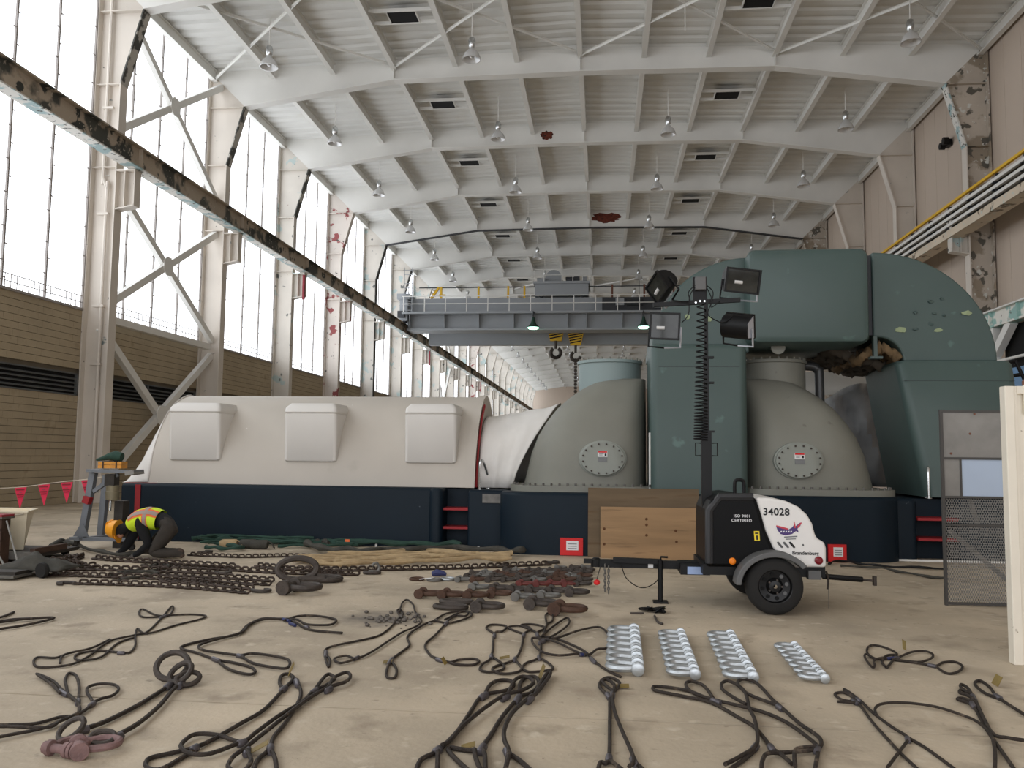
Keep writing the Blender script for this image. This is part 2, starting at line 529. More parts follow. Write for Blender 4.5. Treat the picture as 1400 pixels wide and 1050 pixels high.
# ------------------------------------------------------------------ floor
fl = MB().box(WL - 0.4, WR + 0.4, YB, YE, -0.30, -0.03).build('floor', 'joint', kind='structure', origin=(0, 0, 0))
y = 5.42 - 6.1 * 6
while y < YE:
    MB().box(WL - 0.3, WR + 0.3, max(y, YB) + 0.011, min(y + 6.1, YE) - 0.011, -0.03, 0.0).build('slab', 'concrete', fl)
    y += 6.1

# ------------------------------------------------------------------ ceiling: ribbed deck + purlins
mb = MB()
prof = []
y = YB
per = BAY / 12
while y < YE - 0.01:
    prof += [(y, 0.0), (y + per * 0.42, 0.0), (y + per * 0.55, 0.085), (y + per * 0.87, 0.085)]
    y += per
xs = (WL - 0.5, CX, WR + 0.5)
rings = [[(x, yy, zdeck(x) + dz) for yy, dz in prof] for x in xs]
mb.loft(rings, False, False, closed=False)
mb.v += [(x, yy, zdeck(x) + 0.35) for x in xs for yy in (YB, YE)]
o = len(mb.v) - 6
mb.f += [(o, o + 2, o + 3, o + 1), (o + 2, o + 4, o + 5, o + 3)]
ceiling = mb.build('ceiling', 'deck', kind='structure', origin=(0, 0, 0))
pur_off = [0.0] + [s * v for v in (2.47, 4.93, 7.40, 9.90, 12.40, 14.85) for s in (-1, 1)]
pm = MB().ibeam((0, 0.03, 0), (0, BAY - 0.03, 0), 0.45, 0.20, 0.03, 0.02).mesh('purlin', M['steel_white'])
for k in range(-1, 21):
    for dx in pur_off:
        p = bpy.data.objects.new('purlin', pm)
        COL.objects.link(p)
        p.parent = ceiling
        x = CX + dx
        p.location = (x, YK(k), zpur(x) + 0.215)

# ------------------------------------------------------------------ roof girders
GB = [(-13.55, 15.53), (-7.40, 16.42), (0.0, 16.50), (7.40, 16.42), (13.55, 15.53)]
def girder(k):
    yk = YK(k)
    lab = 'white tapered steel roof girder crossing the hall under the ribbed deck'
    if k == 1: lab = 'white roof girder with a small dark rust hole near mid-span'
    if k == 3: lab = 'white double roof girder with wide rust patch and dark joint line'
    own = {-2: 'white roof girder over the bay before the cross-braced roof bay', -1: 'white roof girder at the start of the cross-braced roof bay', 0: 'white roof girder between the cross-braced bay and the rust-hole girder',
           2: 'white roof girder between the rust-hole girder and the rust-patched girder', 4: 'first white roof girder past the rust-patched double girder', 5: 'second white roof girder past the rust-patched double girder'}
    lab = own.get(k, lab)
    if k >= 6: lab = 'distant white roof girder in the hall beyond the crane'
    g = thing('roof_girder', lab, 'roof girder', (CX, yk, 15.5), 'distant roof girders' if k >= 6 else None)
    bot = [(CX + a, b) for a, b in GB]
    top = [(CX - 15.0, zdeck(CX - 15) - 0.01), (CX, zdeck(CX) - 0.01), (CX + 15.0, zdeck(CX + 15) - 0.01)]
    poly = [(CX - 15.0, 15.53)] + bot + [(CX + 15.0, 15.53)] + top[::-1]
    MB().prism_y(poly, yk - 0.01, yk + 0.01).build('web', 'steel_white', g)
    mb = MB()
    for i in range(4):
        a, b = bot[i], bot[i + 1]
        mb.bar((a[0], yk, a[1]), (b[0], yk, b[1]), 0.42, 0.045, (0, 0, 1))
    mb.build('bottom_flange', 'steel_white', g)
    for dx in (-7.4, 0.0, 7.4):
        zz = 16.42 if dx else 16.5
        MB().box(CX + dx - 0.012, CX + dx + 0.012, yk - 0.19, yk - 0.01, zz, zdeck(CX + dx) - 0.02).build('stiffener', 'steel_white', g)
    if k == 3:
        mb = MB()
        for i in range(4):
            a, b = bot[i], bot[i + 1]
            mb.bar((a[0], yk - 0.12, a[1] - 0.05), (b[0], yk - 0.12, b[1] - 0.05), 0.30, 0.055)
        mb.build('expansion_joint', 'crane_dark', g)
    def blotch(c, w, h, seed):
        rnd = random.Random(seed)
        n = 26
        pts = []
        for i in range(n):
            q = 2 * math.pi * i / n
            rr = rnd.uniform(0.72, 1.1)
            pts.append((c[0] + w * rr * math.cos(q), c[2] + h * rr * math.sin(q)))
        MB().prism_y(pts, yk - 0.016, yk - 0.009).build('rust_patch', 'rust', g)
    if k == 1: blotch((-2.69, yk, 16.95), 0.34, 0.24, 3)
    if k == 3: blotch((0.16, yk, 17.12), 1.05, 0.34, 5)
for k in range(-2, 21):
    girder(k)

# ------------------------------------------------------------------ wall columns
def column(k, side):
    L = side == 'left'
    X = (lambda x: x) if L else mir
    yk = YK(k)
    wm = 'column'
    if L and k >= 1: wm = 'column_peel'
    if L and k in (2, 9): wm = 'column_red'
    if not L and k >= 0: wm = 'column_heavy' if k in (0, 3) else 'column'
    if L:
        lab = 'white-painted haunched steel column standing along the window wall'
        grp = 'columns along the window wall'
        if k == -1: lab, grp = 'white haunched column with vertical conduit beside the first cross bracing', None
        if k == -2: lab, grp = 'white window column before the one with the conduit', None
        if k == 0: lab, grp = 'white haunched column at the far end of the first cross bracing', None
        if k == 1: lab, grp = 'peeling window column with dark red bracket plate before the red-primer column', None
        if k == 2: lab, grp = 'white haunched window column with red primer showing near its top', None
        if k == 4: lab, grp = 'peeling white window column just past the one with dark haunch', None
        if k == 3: lab, grp = 'window column with dark bare metal haunch flange', None
    else:
        lab, grp = 'white haunched steel column standing against the beige siding wall', 'columns along the siding wall'
        if k == 0: lab, grp = 'column on the siding wall with heavily peeled white and grey haunch', None
        if k == -1: lab, grp = 'column on the siding wall before the heavily peeled one', None
        if k == 1: lab, grp = 'clean white haunched column next past the heavily peeled siding-wall column', None
        if k == 2: lab, grp = 'second haunched column past the heavily peeled siding-wall column', None
        if k == 3: lab, grp = 'peeling third column past the heavily peeled siding-wall column', None
    c = thing('steel_column', lab, 'column', (X(-15.5), yk, 0), grp)
    poly = [(X(-15.92), 0.0), (X(-15.12), 0.0), (X(-15.12), 13.1), (X(-14.46), 15.50), (X(-15.92), 15.50)]
    MB().prism_y(poly, yk - 0.012, yk + 0.012).build('web', wm, c)
    MB().prism_y([(X(-15.92), 15.5), (X(-14.46), 15.5), (X(-14.46), 15.55), (X(-15.92), 17.0)], yk - 0.012, yk + 0.012).build('knee_plate', wm, c)
    MB().box(min(X(-15.95), X(-15.90)), max(X(-15.95), X(-15.90)), yk - 0.22, yk + 0.22, 0.02, 16.9).build('outer_flange', wm, c)
    MB().bar((X(-15.10), yk, 0.0), (X(-15.10), yk, 13.1), 0.40, 0.04, (1, 0, 0)).build('inner_flange', 'column' if not L else (wm if k != 3 else 'haunch_dark'), c)
    hm = wm
    if L and k in (-1, 0, 1, 4): hm = 'haunch_bare'
    if L and k == 3: hm = 'haunch_dark'
    if not L and k == 0: hm = 'rail_under'
    MB().bar((X(-15.10), yk, 13.1), (X(-14.44), yk, 15.5), 0.40, 0.05, (1, 0, 0)).build('haunch_flange', hm, c)
    mb = MB()
    for z in (13.1, 15.5, 10.42):
        xa, xb = sorted((X(-15.92), X(-15.10 if z < 15 else -14.44)))
        mb.box(xa, xb, yk - 0.18, yk + 0.18, z - 0.012, z + 0.012)
    mb.build('stiffener_plate', wm, c)
    # bracket carrying the runway beam
    b = MB()
    xa, xb = sorted((X(-15.10), X(-14.46)))
    b.box(xa, xb, yk - 0.2, yk + 0.2, 10.28, 10.33)
    b.prism_y([(X(-15.08), 9.10), (X(-14.50), 9.22), (X(-14.50), 10.28), (X(-15.08), 10.28)], yk - 0.015, yk + 0.015)
    b.bar((X(-15.08), yk, 9.08), (X(-14.48), yk, 9.20), 0.36, 0.04)
    b.bar((X(-14.49), yk, 9.2), (X(-14.49), yk, 10.28), 0.36, 0.035, (1, 0, 0))
    b.bar((X(-14.80), yk - 0.1, 9.16), (X(-14.80), yk - 0.1, 10.28), 0.18, 0.02, (1, 0, 0))
    b.build('bracket', wm if wm != 'column_heavy' else 'column_peel', c)
    if L and k in (1, 5, 9):
        MB().box(-14.52, -14.42, yk - 0.30, yk - 0.16, 9.0, 10.2).build('red_panel', 'brown_shell', c, label='dark red plate on the bracket')
    if L and k == -1:
        MB().tube(smooth_path([(-15.55, yk - 0.12, 16.6), (-15.55, yk - 0.12, 10.4), (-15.55, yk - 0.12, 10.1), (-15.40, yk - 0.12, 9.7), (-15.40, yk - 0.12, 9.2), (-15.40, yk - 0.12, 0.3)], 4), 0.055, 8).build('conduit', 'column', c, smooth=True)
        mb = MB()
        for z in (12.3, 8.9, 6.0, 4.2):
            mb.box(-15.66, -15.30, yk - 0.19, yk - 0.10, z, z + 0.07)
        mb.build('conduit_clamp', 'column', c)
    return c
for k in range(-2, 21): column(k, 'left')
for k in range(-1, 21): column(k, 'right')

# ------------------------------------------------------------------ cross bracing between the window columns
def xbrace(k, z0, z1, lab):
    ya, yb = YK(k) + 0.03, YK(k + 1) - 0.03
    x = -15.5
    g = thing('cross_brace', lab, 'brace', (x, (ya + yb) / 2, z0))
    yc, zc = (ya + yb) / 2, (z0 + z1) / 2
    for (yy, zz) in ((ya, z0), (yb, z0), (ya, z1), (yb, z1)):
        d = Vector((x, yy, zz))
        mbb = MB().bar((x, yc, zc), d, 0.25, 0.18, (1, 0, 0))
        mbb.build('diagonal', 'steel_white', g)
    n = 8
    MB().prism_x([(yc + 0.36 * math.cos(2 * math.pi * (i + .5) / n), zc + 0.36 * math.sin(2 * math.pi * (i + .5) / n)) for i in range(n)], x + 0.09, x + 0.125).build('gusset_plate', 'steel_white', g)
xbrace(-1, 11.6, 16.4, 'upper white cross brace above the runway beam in the first bay')
xbrace(-1, 6.0, 10.3, 'middle white cross brace in front of the tall window')
xbrace(-1, 0.3, 5.4, 'lowest cross brace in front of the tan block wall')
xbrace(6, 11.6, 16.4, 'distant upper cross brace of the window wall')
xbrace(6, 2.6, 10.2, 'distant lower cross brace of the window wall')
st = MB().box(-15.62, -15.38, YK(-1) + 0.25, YK(0) - 0.25, 5.60, 5.82).build('wall_strut', 'steel_white', origin=(-15.5, YK(-1) + 0.25, 5.6))
tag(st, 'white horizontal strut between two columns at the window sill', 'strut')

# ------------------------------------------------------------------ roof bracing under the deck
def roof_brace(k, a, b, lab):
    ya, yb = YK(k) + 0.2, YK(k + 1) - 0.2
    xa, xb = CX + a, CX + b
    za, zb = zpur(xa) + 0.16, zpur(xb) + 0.16
    g = thing('roof_brace', lab, 'brace', ((xa + xb) / 2, (ya + yb) / 2, za - 0.1), 'roof bracing angles')
    for (p, q) in (((xa, ya, za), (xb, yb, zb)), ((xa, yb, za - 0.09), (xb, ya, zb - 0.09))):
        mb = MB()
        mb.bar(p, q, 0.10, 0.02)
        mb.bar((p[0], p[1], p[2] - 0.04), (q[0], q[1], q[2] - 0.04), 0.02, 0.09)
        mb.build('diagonal', 'steel_white', g)
for a in (-14.8, -7.4, 0.0, 7.4):
    roof_brace(-1, a, a + 7.4, {-14.8: 'crossed roof bracing angles nearest the windows in the first roof bay', -7.4: 'crossed roof bracing angles second from the windows in the first roof bay', 0.0: 'crossed roof bracing angles around the bare lamp rod', 7.4: 'crossed roof bracing angles nearest the siding wall in the first roof bay'}[a])
for a in (-7.4, 0.0):
    roof_brace(5, a, a + 7.4, 'crossed roof bracing angles beyond the crane on the window side' if a < 0 else 'crossed roof bracing angles beyond the crane on the siding side')

# ------------------------------------------------------------------ roof vents and pendant lamps
def make_vent():
    v = thing('roof_vent', 'white framed roof vent hatch with dark rectangular opening', 'vent', (0, 0, 0), 'roof vent hatches')
    mb = MB()
    mb.box(-1.14, 1.14, -0.46, -0.40, 0.08, 0.20).box(-1.14, 1.14, 0.40, 0.46, 0.08, 0.20)
    mb.build('frame', 'steel_white', v)
    MB().box(-0.50, 0.50, -0.40, 0.40, 0.11, 0.13).build('opening', 'black', v)
    for q in (-0.53, 0.50):
        MB().box(q, q + 0.03, -0.40, 0.40, 0.08, 0.20).build('throat', 'steel_white', v)
    return v
BAYS = {-1: 'in the cross-braced roof bay', 0: 'just before the rust-hole girder', 1: 'just past the rust-hole girder', 2: 'just before the rust-patched girder', 3: 'just past the rust-patched girder'}
def own_label(o, k, what, where, far, fargroup):
    if k in BAYS:
        o['label'] = '%s %s, %s' % (what, BAYS[k], where)
        if 'group' in o: del o['group']
    else:
        o['label'] = far
        o['group'] = fargroup
vent0 = make_vent()
n = 0
for k in range(-1, 12):
    for dx in (-6.16, 6.16):
        loc = (CX + dx, YK(k) + BAY * 0.5, zpur(CX + dx) + 0.02)
        if n == 0:
            vent0.location = loc
            o = vent0
        else: o = dup(vent0, loc)
        own_label(o, k, 'dark roof vent opening', 'window side' if dx < 0 else 'siding-wall side', 'distant dark roof vent opening over the crane and beyond', 'distant roof vents')
        n += 1

def make_lamp():
    L = thing('pendant_lamp', 'bell-shaped glass pendant lamp on a thin rod under the roof', 'lamp', (0, 0, 0), 'pendant lamps under the roof')
    MB().cyl((0, 0, 0.75), (0, 0, 2.0), 0.018, 6).build('rod', 'steel_white', L)
    MB().lathe([(0.02, 0.78), (0.10, 0.72), (0.13, 0.62), (0.12, 0.44), (0.07, 0.36)], 12).build('ballast', 'chrome', L, smooth=True)
    MB().lathe([(0.06, 0.40), (0.12, 0.30), (0.24, 0.18), (0.31, 0.02), (0.33, -0.06), (0.30, -0.06), (0.05, 0.30)], 16).build('reflector', 'lamp_glass', L, smooth=True)
    MB().lathe([(0.03, 0.28), (0.09, 0.16), (0.10, 0.06), (0.05, 0.0)], 10).build('bulb', 'lamp_glass', L, smooth=True)
    return L
lamp0 = make_lamp()
n = 0
for k in range(-1, 20):
    for dx in (-11.04, -3.68, 3.68, 11.04):
        loc = (CX + dx, YK(k) + BAY * 0.5, 15.42)
        if k == -1 and dx == 3.68:
            r_ = MB().cyl((loc[0], loc[1], 16.1), (loc[0], loc[1], 17.3), 0.02, 6).build('lamp_rod', 'steel_white', origin=(loc[0], loc[1], 16.1))
            tag(r_, 'bare hanging lamp rod without a lamp under the roof', 'rod')
            continue
        if n == 0:
            lamp0.location = loc
            o = lamp0
        else: o = dup(lamp0, loc)
        own_label(o, k, 'glass pendant lamp', {-11.04: 'row nearest the windows', -3.68: 'second row from the windows', 3.68: 'second row from the siding wall', 11.04: 'row nearest the siding wall'}[dx], 'small distant pendant lamp in the roof over the crane and beyond', 'distant pendant lamps')
        n += 1

# ------------------------------------------------------------------ left wall: windows, block courses, louvers
def window(i, k):
    ya, yb = YK(k) + 0.23, YK(k + 1) - 0.23
    w = struct_root('window_%d' % i, (-15.98, ya, SILL))
    q = (yb - ya) / 4
    for j in range(4):
        MB().add([(-15.99, ya + j * q + 0.03, SILL + 0.05), (-15.99, ya + (j + 1) * q - 0.03, SILL + 0.05), (-15.99, ya + (j + 1) * q - 0.03, WTOP), (-15.99, ya + j * q + 0.03, WTOP)], [(0, 1, 2, 3)]).build('pane', 'pane', w)
    if k >= -3:
        for j in range(5):
            mb = MB()
            yy = ya + j * q
            mb.box(-16.0, -15.93, yy - 0.03, yy + 0.03, SILL, WTOP)
            z = SILL + 0.3
            s = 1
            while z < WTOP - 0.2 and k < 6:
                mb.box(-15.97, -15.94, yy + (0.03 if s > 0 else -0.12), yy + (0.12 if s > 0 else -0.03), z - 0.014, z + 0.014)
                z += 0.46
                s = -s
            mb.build('mullion', 'mullion', w)
        mb = MB().box(-16.05, -15.90, ya, yb, SILL - 0.02, SILL + 0.05)
        for z in (0.22, 0.42):
            mb.box(-15.965, -15.945, ya, yb, SILL + z, SILL + z + 0.02)
        if k < 3:
            yy = ya + 0.1
            while yy < yb:
                mb.box(-15.96, -15.945, yy, yy + 0.02, SILL, SILL + 0.42)
                yy += 0.24
        mb.build('sill_guard', 'mullion', w)
for i, k in enumerate(range(-6, 21)):
    window(i + 1, k)

wl = MB().box(-16.35, -16.06, YB, YE, -0.03, SILL - 0.02).box(-16.35, -16.06, YB, YE, WTOP, 18.2).build('wall_left', 'mortar', kind='structure', origin=(-16.2, 0, 0))
blocks = []
ch, cl = 0.2032, 0.4064
for row in range(29):
    z0 = row * ch
    off = (row % 2) * cl / 2
    yy = YK(-3) + off
    while yy < YK(5):
        lou = z0 + ch > 3.27 and z0 < 3.88 and yy < YK(1)
        if not lou:
            blocks.append((yy, z0))
        yy += cl
def inview(b):
    return b[0] > 20.0
vis = sorted([b for b in blocks if inview(b)], key=lambda b: b[0] * b[0] + 250)[:300]
vset = set(vis)
bm_ = MB().box(0, 0.10, 0.0015, cl - 0.0015, 0.006, ch - 0.006).mesh('block', M['block'])
for b in vis:
    o = bpy.data.objects.new('block', bm_)
    COL.objects.link(o)
    o.parent = wl
    o.location = (-16.06 + random.uniform(0, 0.006) + 16.2, b[0], b[1])
mb = MB()
for b in blocks:
    if b not in vset:
        mb.box(-16.06, -15.96, b[0] + 0.0015, b[0] + cl - 0.0015, b[1] + 0.006, b[1] + ch - 0.006)
mb.build('block_courses', 'block', wl, kind='stuff')
MB().box(-16.06, -15.97, YB, YK(-3), 0, SILL - 0.02).box(-16.06, -15.97, YK(5) + 0.3, YE, 0, SILL - 0.02).build('plain_wall_face', 'block', wl)
for k, lab in ((-2, 'long dark wall louver in the bay left of the conduit column'), (-1, 'dark wall louver behind the lowest cross brace'), (0, 'dark wall louver mostly hidden behind the white casing')):
    ya, yb = YK(k) + 0.28, YK(k + 1) - 0.28
    v = thing('wall_louver', lab, 'louver', (-16.0, ya, 3.25))
    MB().box(-16.04, -16.02, ya, yb, 3.27, 3.91).build('dark_backing', 'black', v)
    MB().box(-16.03, -15.93, ya, yb, 3.25, 3.29).box(-16.03, -15.93, ya, yb, 3.89, 3.93).box(-16.03, -15.93, ya, ya + .04, 3.25, 3.93).box(-16.03, -15.93, yb - .04, yb, 3.25, 3.93).box(-16.0, -15.93, (ya + yb) / 2 - .03, (ya + yb) / 2 + .03, 3.25, 3.93).build('frame', 'louver', v)
    for i in range(4):
        z = 3.38 + i * 0.128
        MB().bar((-15.98, ya, z), (-15.98, yb, z), 0.09, 0.022, (0.6, 0, 1)).build('slat', 'louver', v)

# ------------------------------------------------------------------ right wall, end walls
wr = MB().box(WR + 0.08, WR + 0.3, YB, YE, -0.03, 18.2).build('wall_right', 'siding', kind='structure', origin=(WR, 0, 0))
for k in range(-2, 8):
    for j in range(6):
        ya = YK(k) + BAY * j / 6
        MB().prism_z([(WR + 0.08, ya + 0.001), (WR + 0.05, ya + 0.012), (WR + 0.05, ya + BAY / 6 - 0.012), (WR + 0.08, ya + BAY / 6 - 0.001)], 0.0, 17.1).build('panel', 'siding', wr)
MB().box(WL - 0.4, WR + 0.4, YE, YE + 0.3, -0.03, 18.2).build('wall_far', 'siding', kind='structure', origin=(0, YE, 0))
MB().box(WL - 0.4, WR + 0.4, YB - 0.3, YB, -0.03, 0.5).box(WL - 0.4, WR + 0.4, YB - 0.3, YB, 11.0, 18.2).build('wall_back', 'siding', kind='structure', origin=(0, YB, 0))
bw = struct_root('window_28', (CX, YB, 0.5))
for j in range(8):
    xa = WL + (WR - WL) * j / 8
    xb = WL + (WR - WL) * (j + 1) / 8
    MB().add([(xa + .06, YB - .02, 0.5), (xb - .06, YB - .02, 0.5), (xb - .06, YB - .02, 11.0), (xa + .06, YB - .02, 11.0)], [(0, 1, 2, 3)]).build('pane', 'pane_back', bw)
    MB().box(xa - .06, xa + .06, YB - .08, YB + .04, 0.5, 11.0).build('mullion', 'mullion', bw)
bl = thing('wall_bracket', 'small black bracket fixed on the beige siding between two columns', 'bracket', (14.1, YK(0) + 3.6, 13.2))
c = PX(1297, 196, 14.08)
MB().box(13.98, 14.15, c.y - 0.20, c.y + 0.20, c.z - 0.13, c.z + 0.13).build('plate', 'black_steel', bl)
MB().cyl((13.80, c.y - 0.14, c.z + 0.05), (14.0, c.y - 0.14, c.z + 0.05), 0.16, 10).cyl((13.80, c.y + 0.2, c.z - 0.05), (14.0, c.y + 0.2, c.z - 0.05), 0.14, 10).build('knob', 'black_steel', bl)

# ------------------------------------------------------------------ crane runway beams
rb = thing('runway_beam', 'long crane runway beam with dark peeling web along the window wall', 'crane beam', (-14.5, YK(-2), 10.3))
MB().box(-14.52, -14.48, YK(-2), YE - 0.1, 10.38, 11.02).build('web', 'rail_web', rb)
MB().box(-14.75, -14.33, YK(-2), YE - 0.1, 11.02, 11.06).build('top_flange', 'rail_web', rb)
MB().box(-14.72, -14.30, YK(-2), YE - 0.1, 10.34, 10.38).build('bottom_flange', 'rail_under', rb)
MB().box(-14.55, -14.47, YK(-2), YE - 0.1, 11.06, 11.16).build('rail', 'iron', rb)
for k in range(-1, 21):
    MB().box(-14.48, -14.34, YK(k) - 0.01, YK(k) + 0.01, 10.38, 11.02).build('stiffener', 'rail_web', rb)
rr = thing('runway_beam', 'crane runway beam with yellow top edge and conductor bars along the siding wall', 'crane beam', (12.6, YK(-2), 9.7))
MB().box(12.88, 12.92, YK(-2), YE - 0.1, 9.78, 10.72).build('web', 'dark_web', rr)
MB().box(12.66, 13.1, YK(-2), YE - 0.1, 10.72, 10.78).build('top_flange', 'rail_right', rr)
MB().box(12.60, 13.12, YK(-2), YE - 0.1, 9.70, 9.78).box(12.58, 12.62, YK(-2), YE - 0.1, 9.70, 9.98).build('bottom_flange', 'rail_right', rr)
MB().box(12.56, 12.66, YK(-2), YE - 0.1, 10.86, 10.95).build('yellow_edge', 'yellow', rr)
for z in (10.10, 10.35, 10.60):
    MB().box(12.56, 12.66, YK(-2), YE - 0.1, z, z + 0.11).build('conductor_bar', 'steel_white', rr)
mb = MB()
yy = YK(-1)
while yy < YK(12):
    mb.box(12.64, 12.90, yy, yy + 0.06, 10.0, 10.88)
    mb.box(12.57, 12.66, yy, yy + 0.16, 10.06, 10.22).box(12.57, 12.66, yy, yy + 0.16, 10.32, 10.46).box(12.57, 12.66, yy, yy + 0.16, 10.56, 10.72)
    yy += 1.9
mb.build('insulator_bracket', 'crane_dark', rr)

# ------------------------------------------------------------------ overhead bridge crane
YC = 61.0
cr = thing('bridge_crane', 'grey overhead travelling bridge crane with walkway and trolley', 'crane', (CX, YC, 11.2))
XA, XB = -14.6, 12.7
MB().box(XA, XB, YC + 0.6, YC + 1.5, 11.9, 13.05).build('upper_girder', 'crane', cr)
MB().box(XA + 0.3, XB - 0.3, YC + 0.3, YC + 1.5, 10.72, 11.75).build('lower_girder', 'crane', cr)
MB().box(XA, XB, YC - 0.5, YC + 1.5, 11.75, 11.9).build('walkway', 'crane', cr)
MB().box(XA + 0.3, XB - 0.3, YC - 0.1, YC + 1.6, 10.58, 10.72).build('bottom_plate', 'crane', cr)
MB().box(XA + 1.2, XB - 1.2, YC + 3.6, YC + 4.4, 10.0, 12.6).build('rear_girder', 'crane', cr)
x = XA + 0.5
i = 0
while x < 6:
    MB().prism_x([(YC - 0.25, 11.75), (YC + 0.3, 11.75), (YC + 0.3, 10.75), (YC + 0.12, 10.75)], x, x + 0.05).build('stiffener', 'crane', cr)
    x += (2.55, 1.35)[i % 2 if i > 2 else 0]
    i += 1
mb = MB()
x = XA + 0.1
while x < 8:
    mb.box(x, x + 0.06, YC - 0.5, YC - 0.44, 11.9, 13.0)
    x += 1.55
for z in (12.45, 13.0):
    mb.box(XA, 8, YC - 0.5, YC - 0.46, z, z + 0.05)
mb.build('handrail', 'steel_white', cr)
MB().box(XA + 1, 8, YC + 0.7, YC + 0.75, 13.85, 13.92).build('top_rail', 'crane_dark', cr)
for x in (-11.3, -8.7, -8.2 + 2.3, -3.0 - 3.6):
    pass
for i, x in enumerate((-12.0, -9.2, -7.0, -4.9 - 0.9)):
    MB().box(x, x + 0.14, YC + 0.65, YC + 0.8, 13.05, 13.95).build('yellow_post', 'yellow', cr)
MB().bar((-12.7, YC + 0.7, 13.05), (-12.1, YC + 0.7, 13.9), 0.16, 0.16).bar((-12.1, YC + 0.7, 13.3), (-11.6, YC + 0.7, 13.3), 0.14, 0.14).build('yellow_bracket', 'yellow', cr)
for x in (0.6, 2.9, 5.0):
    MB().box(x, x + 0.14, YC + 0.65, YC + 0.8, 13.05, 14.0).build('rust_post', 'rust_post', cr)
MB().box(-15.05, -14.1, YC - 0.2, YC + 2.6, 12.9, 13.3).box(-14.85, -14.25, YC - 0.1, YC + 2.4, 11.3, 12.9).build('end_truck', 'crane', cr)
MB().cyl((-14.62, YC + 0.2, 11.46), (-14.38, YC + 0.2, 11.46), 0.30, 16).build('wheel', 'crane_dark', cr)
MB().box(-14.95, -14.45, YC - 0.35, YC - 0.1, 11.5, 12.0).build('bumper', 'crane_dark', cr)
mb = MB()
for x in (-14.5, -13.9):
    mb.box(x, x + .05, YC - 0.4, YC - 0.35, 11.8, 15.2)
for i in range(10):
    mb.box(-14.5, -13.9, YC - 0.4, YC - 0.36, 12.0 + i * 0.33, 12.04 + i * 0.33)
mb.build('ladder', 'crane', cr)
MB().box(-0.05, 5.2, YC - 0.2, YC + 0.5, 11.95, 12.9).build('panel_recess', 'crane_dark', cr)
MB().box(3.6, 5.9, YC - 0.35, YC + 0.5, 12.1, 13.2).build('control_cabinet', 'crane', cr)
MB().box(0.9, 1.5, YC - 0.4, YC - 0.1, 12.3, 12.8).build('small_cabinet', 'crane', cr)
MB().cyl((1.7, YC - 0.2, 12.5), (2.8, YC - 0.2, 12.5), 0.25, 12).build('motor', 'crane_dark', cr)
tr = thing('crane_trolley', 'grey hoist trolley with cable drum riding on the crane bridge', 'trolley', (-3.0, YC + 1.0, 13.05))
MB().box(-4.95, -1.05, YC + 0.5, YC + 3.5, 13.18, 14.05).build('frame', 'crane', tr)
MB().box(-5.05, -0.95, YC + 0.3, YC + 3.6, 14.05, 14.22).build('deck', 'crane', tr)
MB().cyl((-3.6, YC + 0.9, 14.55), (-3.6, YC + 2.6, 14.55), 0.62, 20).build('cable_drum', 'crane', tr, smooth=True)
MB().cyl((-2.7, YC + 0.8, 14.42), (-1.9, YC + 0.8, 14.42), 0.2, 12).box(-2.1, -1.7, YC + 0.6, YC + 1.2, 14.22, 14.6).build('motor', 'crane_dark', tr)
MB().cyl((-1.5, YC + 0.8, 14.42), (-1.15, YC + 0.8, 14.42), 0.2, 12).build('brake', 'crane', tr)
MB().box(-4.8, -4.2, YC + 0.6, YC + 1.2, 14.22, 14.5).build('gearbox', 'crane', tr)
mb = MB()
for x in (-5.0, -4.3, -3.0, -2.2, -1.5, -1.0):
    mb.box(x, x + .04, YC + 0.3, YC + 0.34, 14.2, 15.1)
mb.box(-5.0, -1.0, YC + 0.3, YC + 0.34, 14.65, 14.69).box(-5.0, -1.0, YC + 0.3, YC + 0.34, 15.06, 15.1)
mb.build('handrail', 'steel_white', tr)
for x in (-4.5, -1.5):
    MB().cyl((x, YC + 0.55, 13.22), (x, YC + 0.8, 13.22), 0.16, 14).build('wheel', 'crane_dark', tr)

def hook_block(x, ztop, s, twin, lab):
    h = thing('hook_block', lab, 'hook', (x, YC + 2.4, ztop))
    y = YC + 2.4
    MB().cyl((x - 0.15, y, ztop + 0.8 * s), (x - 0.15, y, 13.3), 0.025, 6).build('cable', 'black_steel', h)
    MB().cyl((x + 0.15, y, ztop + 0.8 * s), (x + 0.15, y, 13.3), 0.025, 6).build('cable', 'black_steel', h)
    MB().prism_y([(x - 0.55 * s, ztop + 0.9 * s), (x + 0.55 * s, ztop + 0.9 * s), (x + 0.35 * s, ztop), (x - 0.35 * s, ztop)], y - 0.2, y + 0.2).build('block', 'yellow', h)
    for i in range(5):
        z = ztop + 0.08 * s + i * 0.17 * s
        w = 0.36 * s + (z - ztop) * 0.2
        MB().prism_y([(x - w, z), (x + w, z + 0.16 * s), (x + w, z + 0.24 * s), (x - w, z + 0.08 * s)], y - 0.215, y - 0.205).build('stripe', 'black_steel', h)
    hp = []
    for a in range(-60, 200, 20):
        hp.append((x + 0.30 * s * math.cos(R(a + 180)) + (0.0), y, ztop - 0.75 * s + 0.30 * s * math.sin(R(a + 180))))
    MB().cyl((x, y, ztop + 0.1), (x, y, ztop - 0.5 * s), 0.09 * s, 10).build('shank', 'iron', h)
    MB().tube(smooth_path(hp, 2), 0.11 * s, 8).build('hook', 'iron', h, smooth=True)
    if twin:
        MB().tube([(2 * x - p[0], p[1], p[2]) for p in smooth_path(hp, 2)], 0.11 * s, 8).build('hook', 'iron', h, smooth=True)
    return h
p = PY(760, 466, YC + 2.4)
hook_block(p.x, p.z, 1.2, True, 'black and yellow striped crane block with double hook')
p = PY(787, 472, YC + 2.4)
hk = hook_block(p.x, p.z, 1.1, False, 'black and yellow striped crane block with single hook and chain')
mb = MB()
z = p.z - 1.0
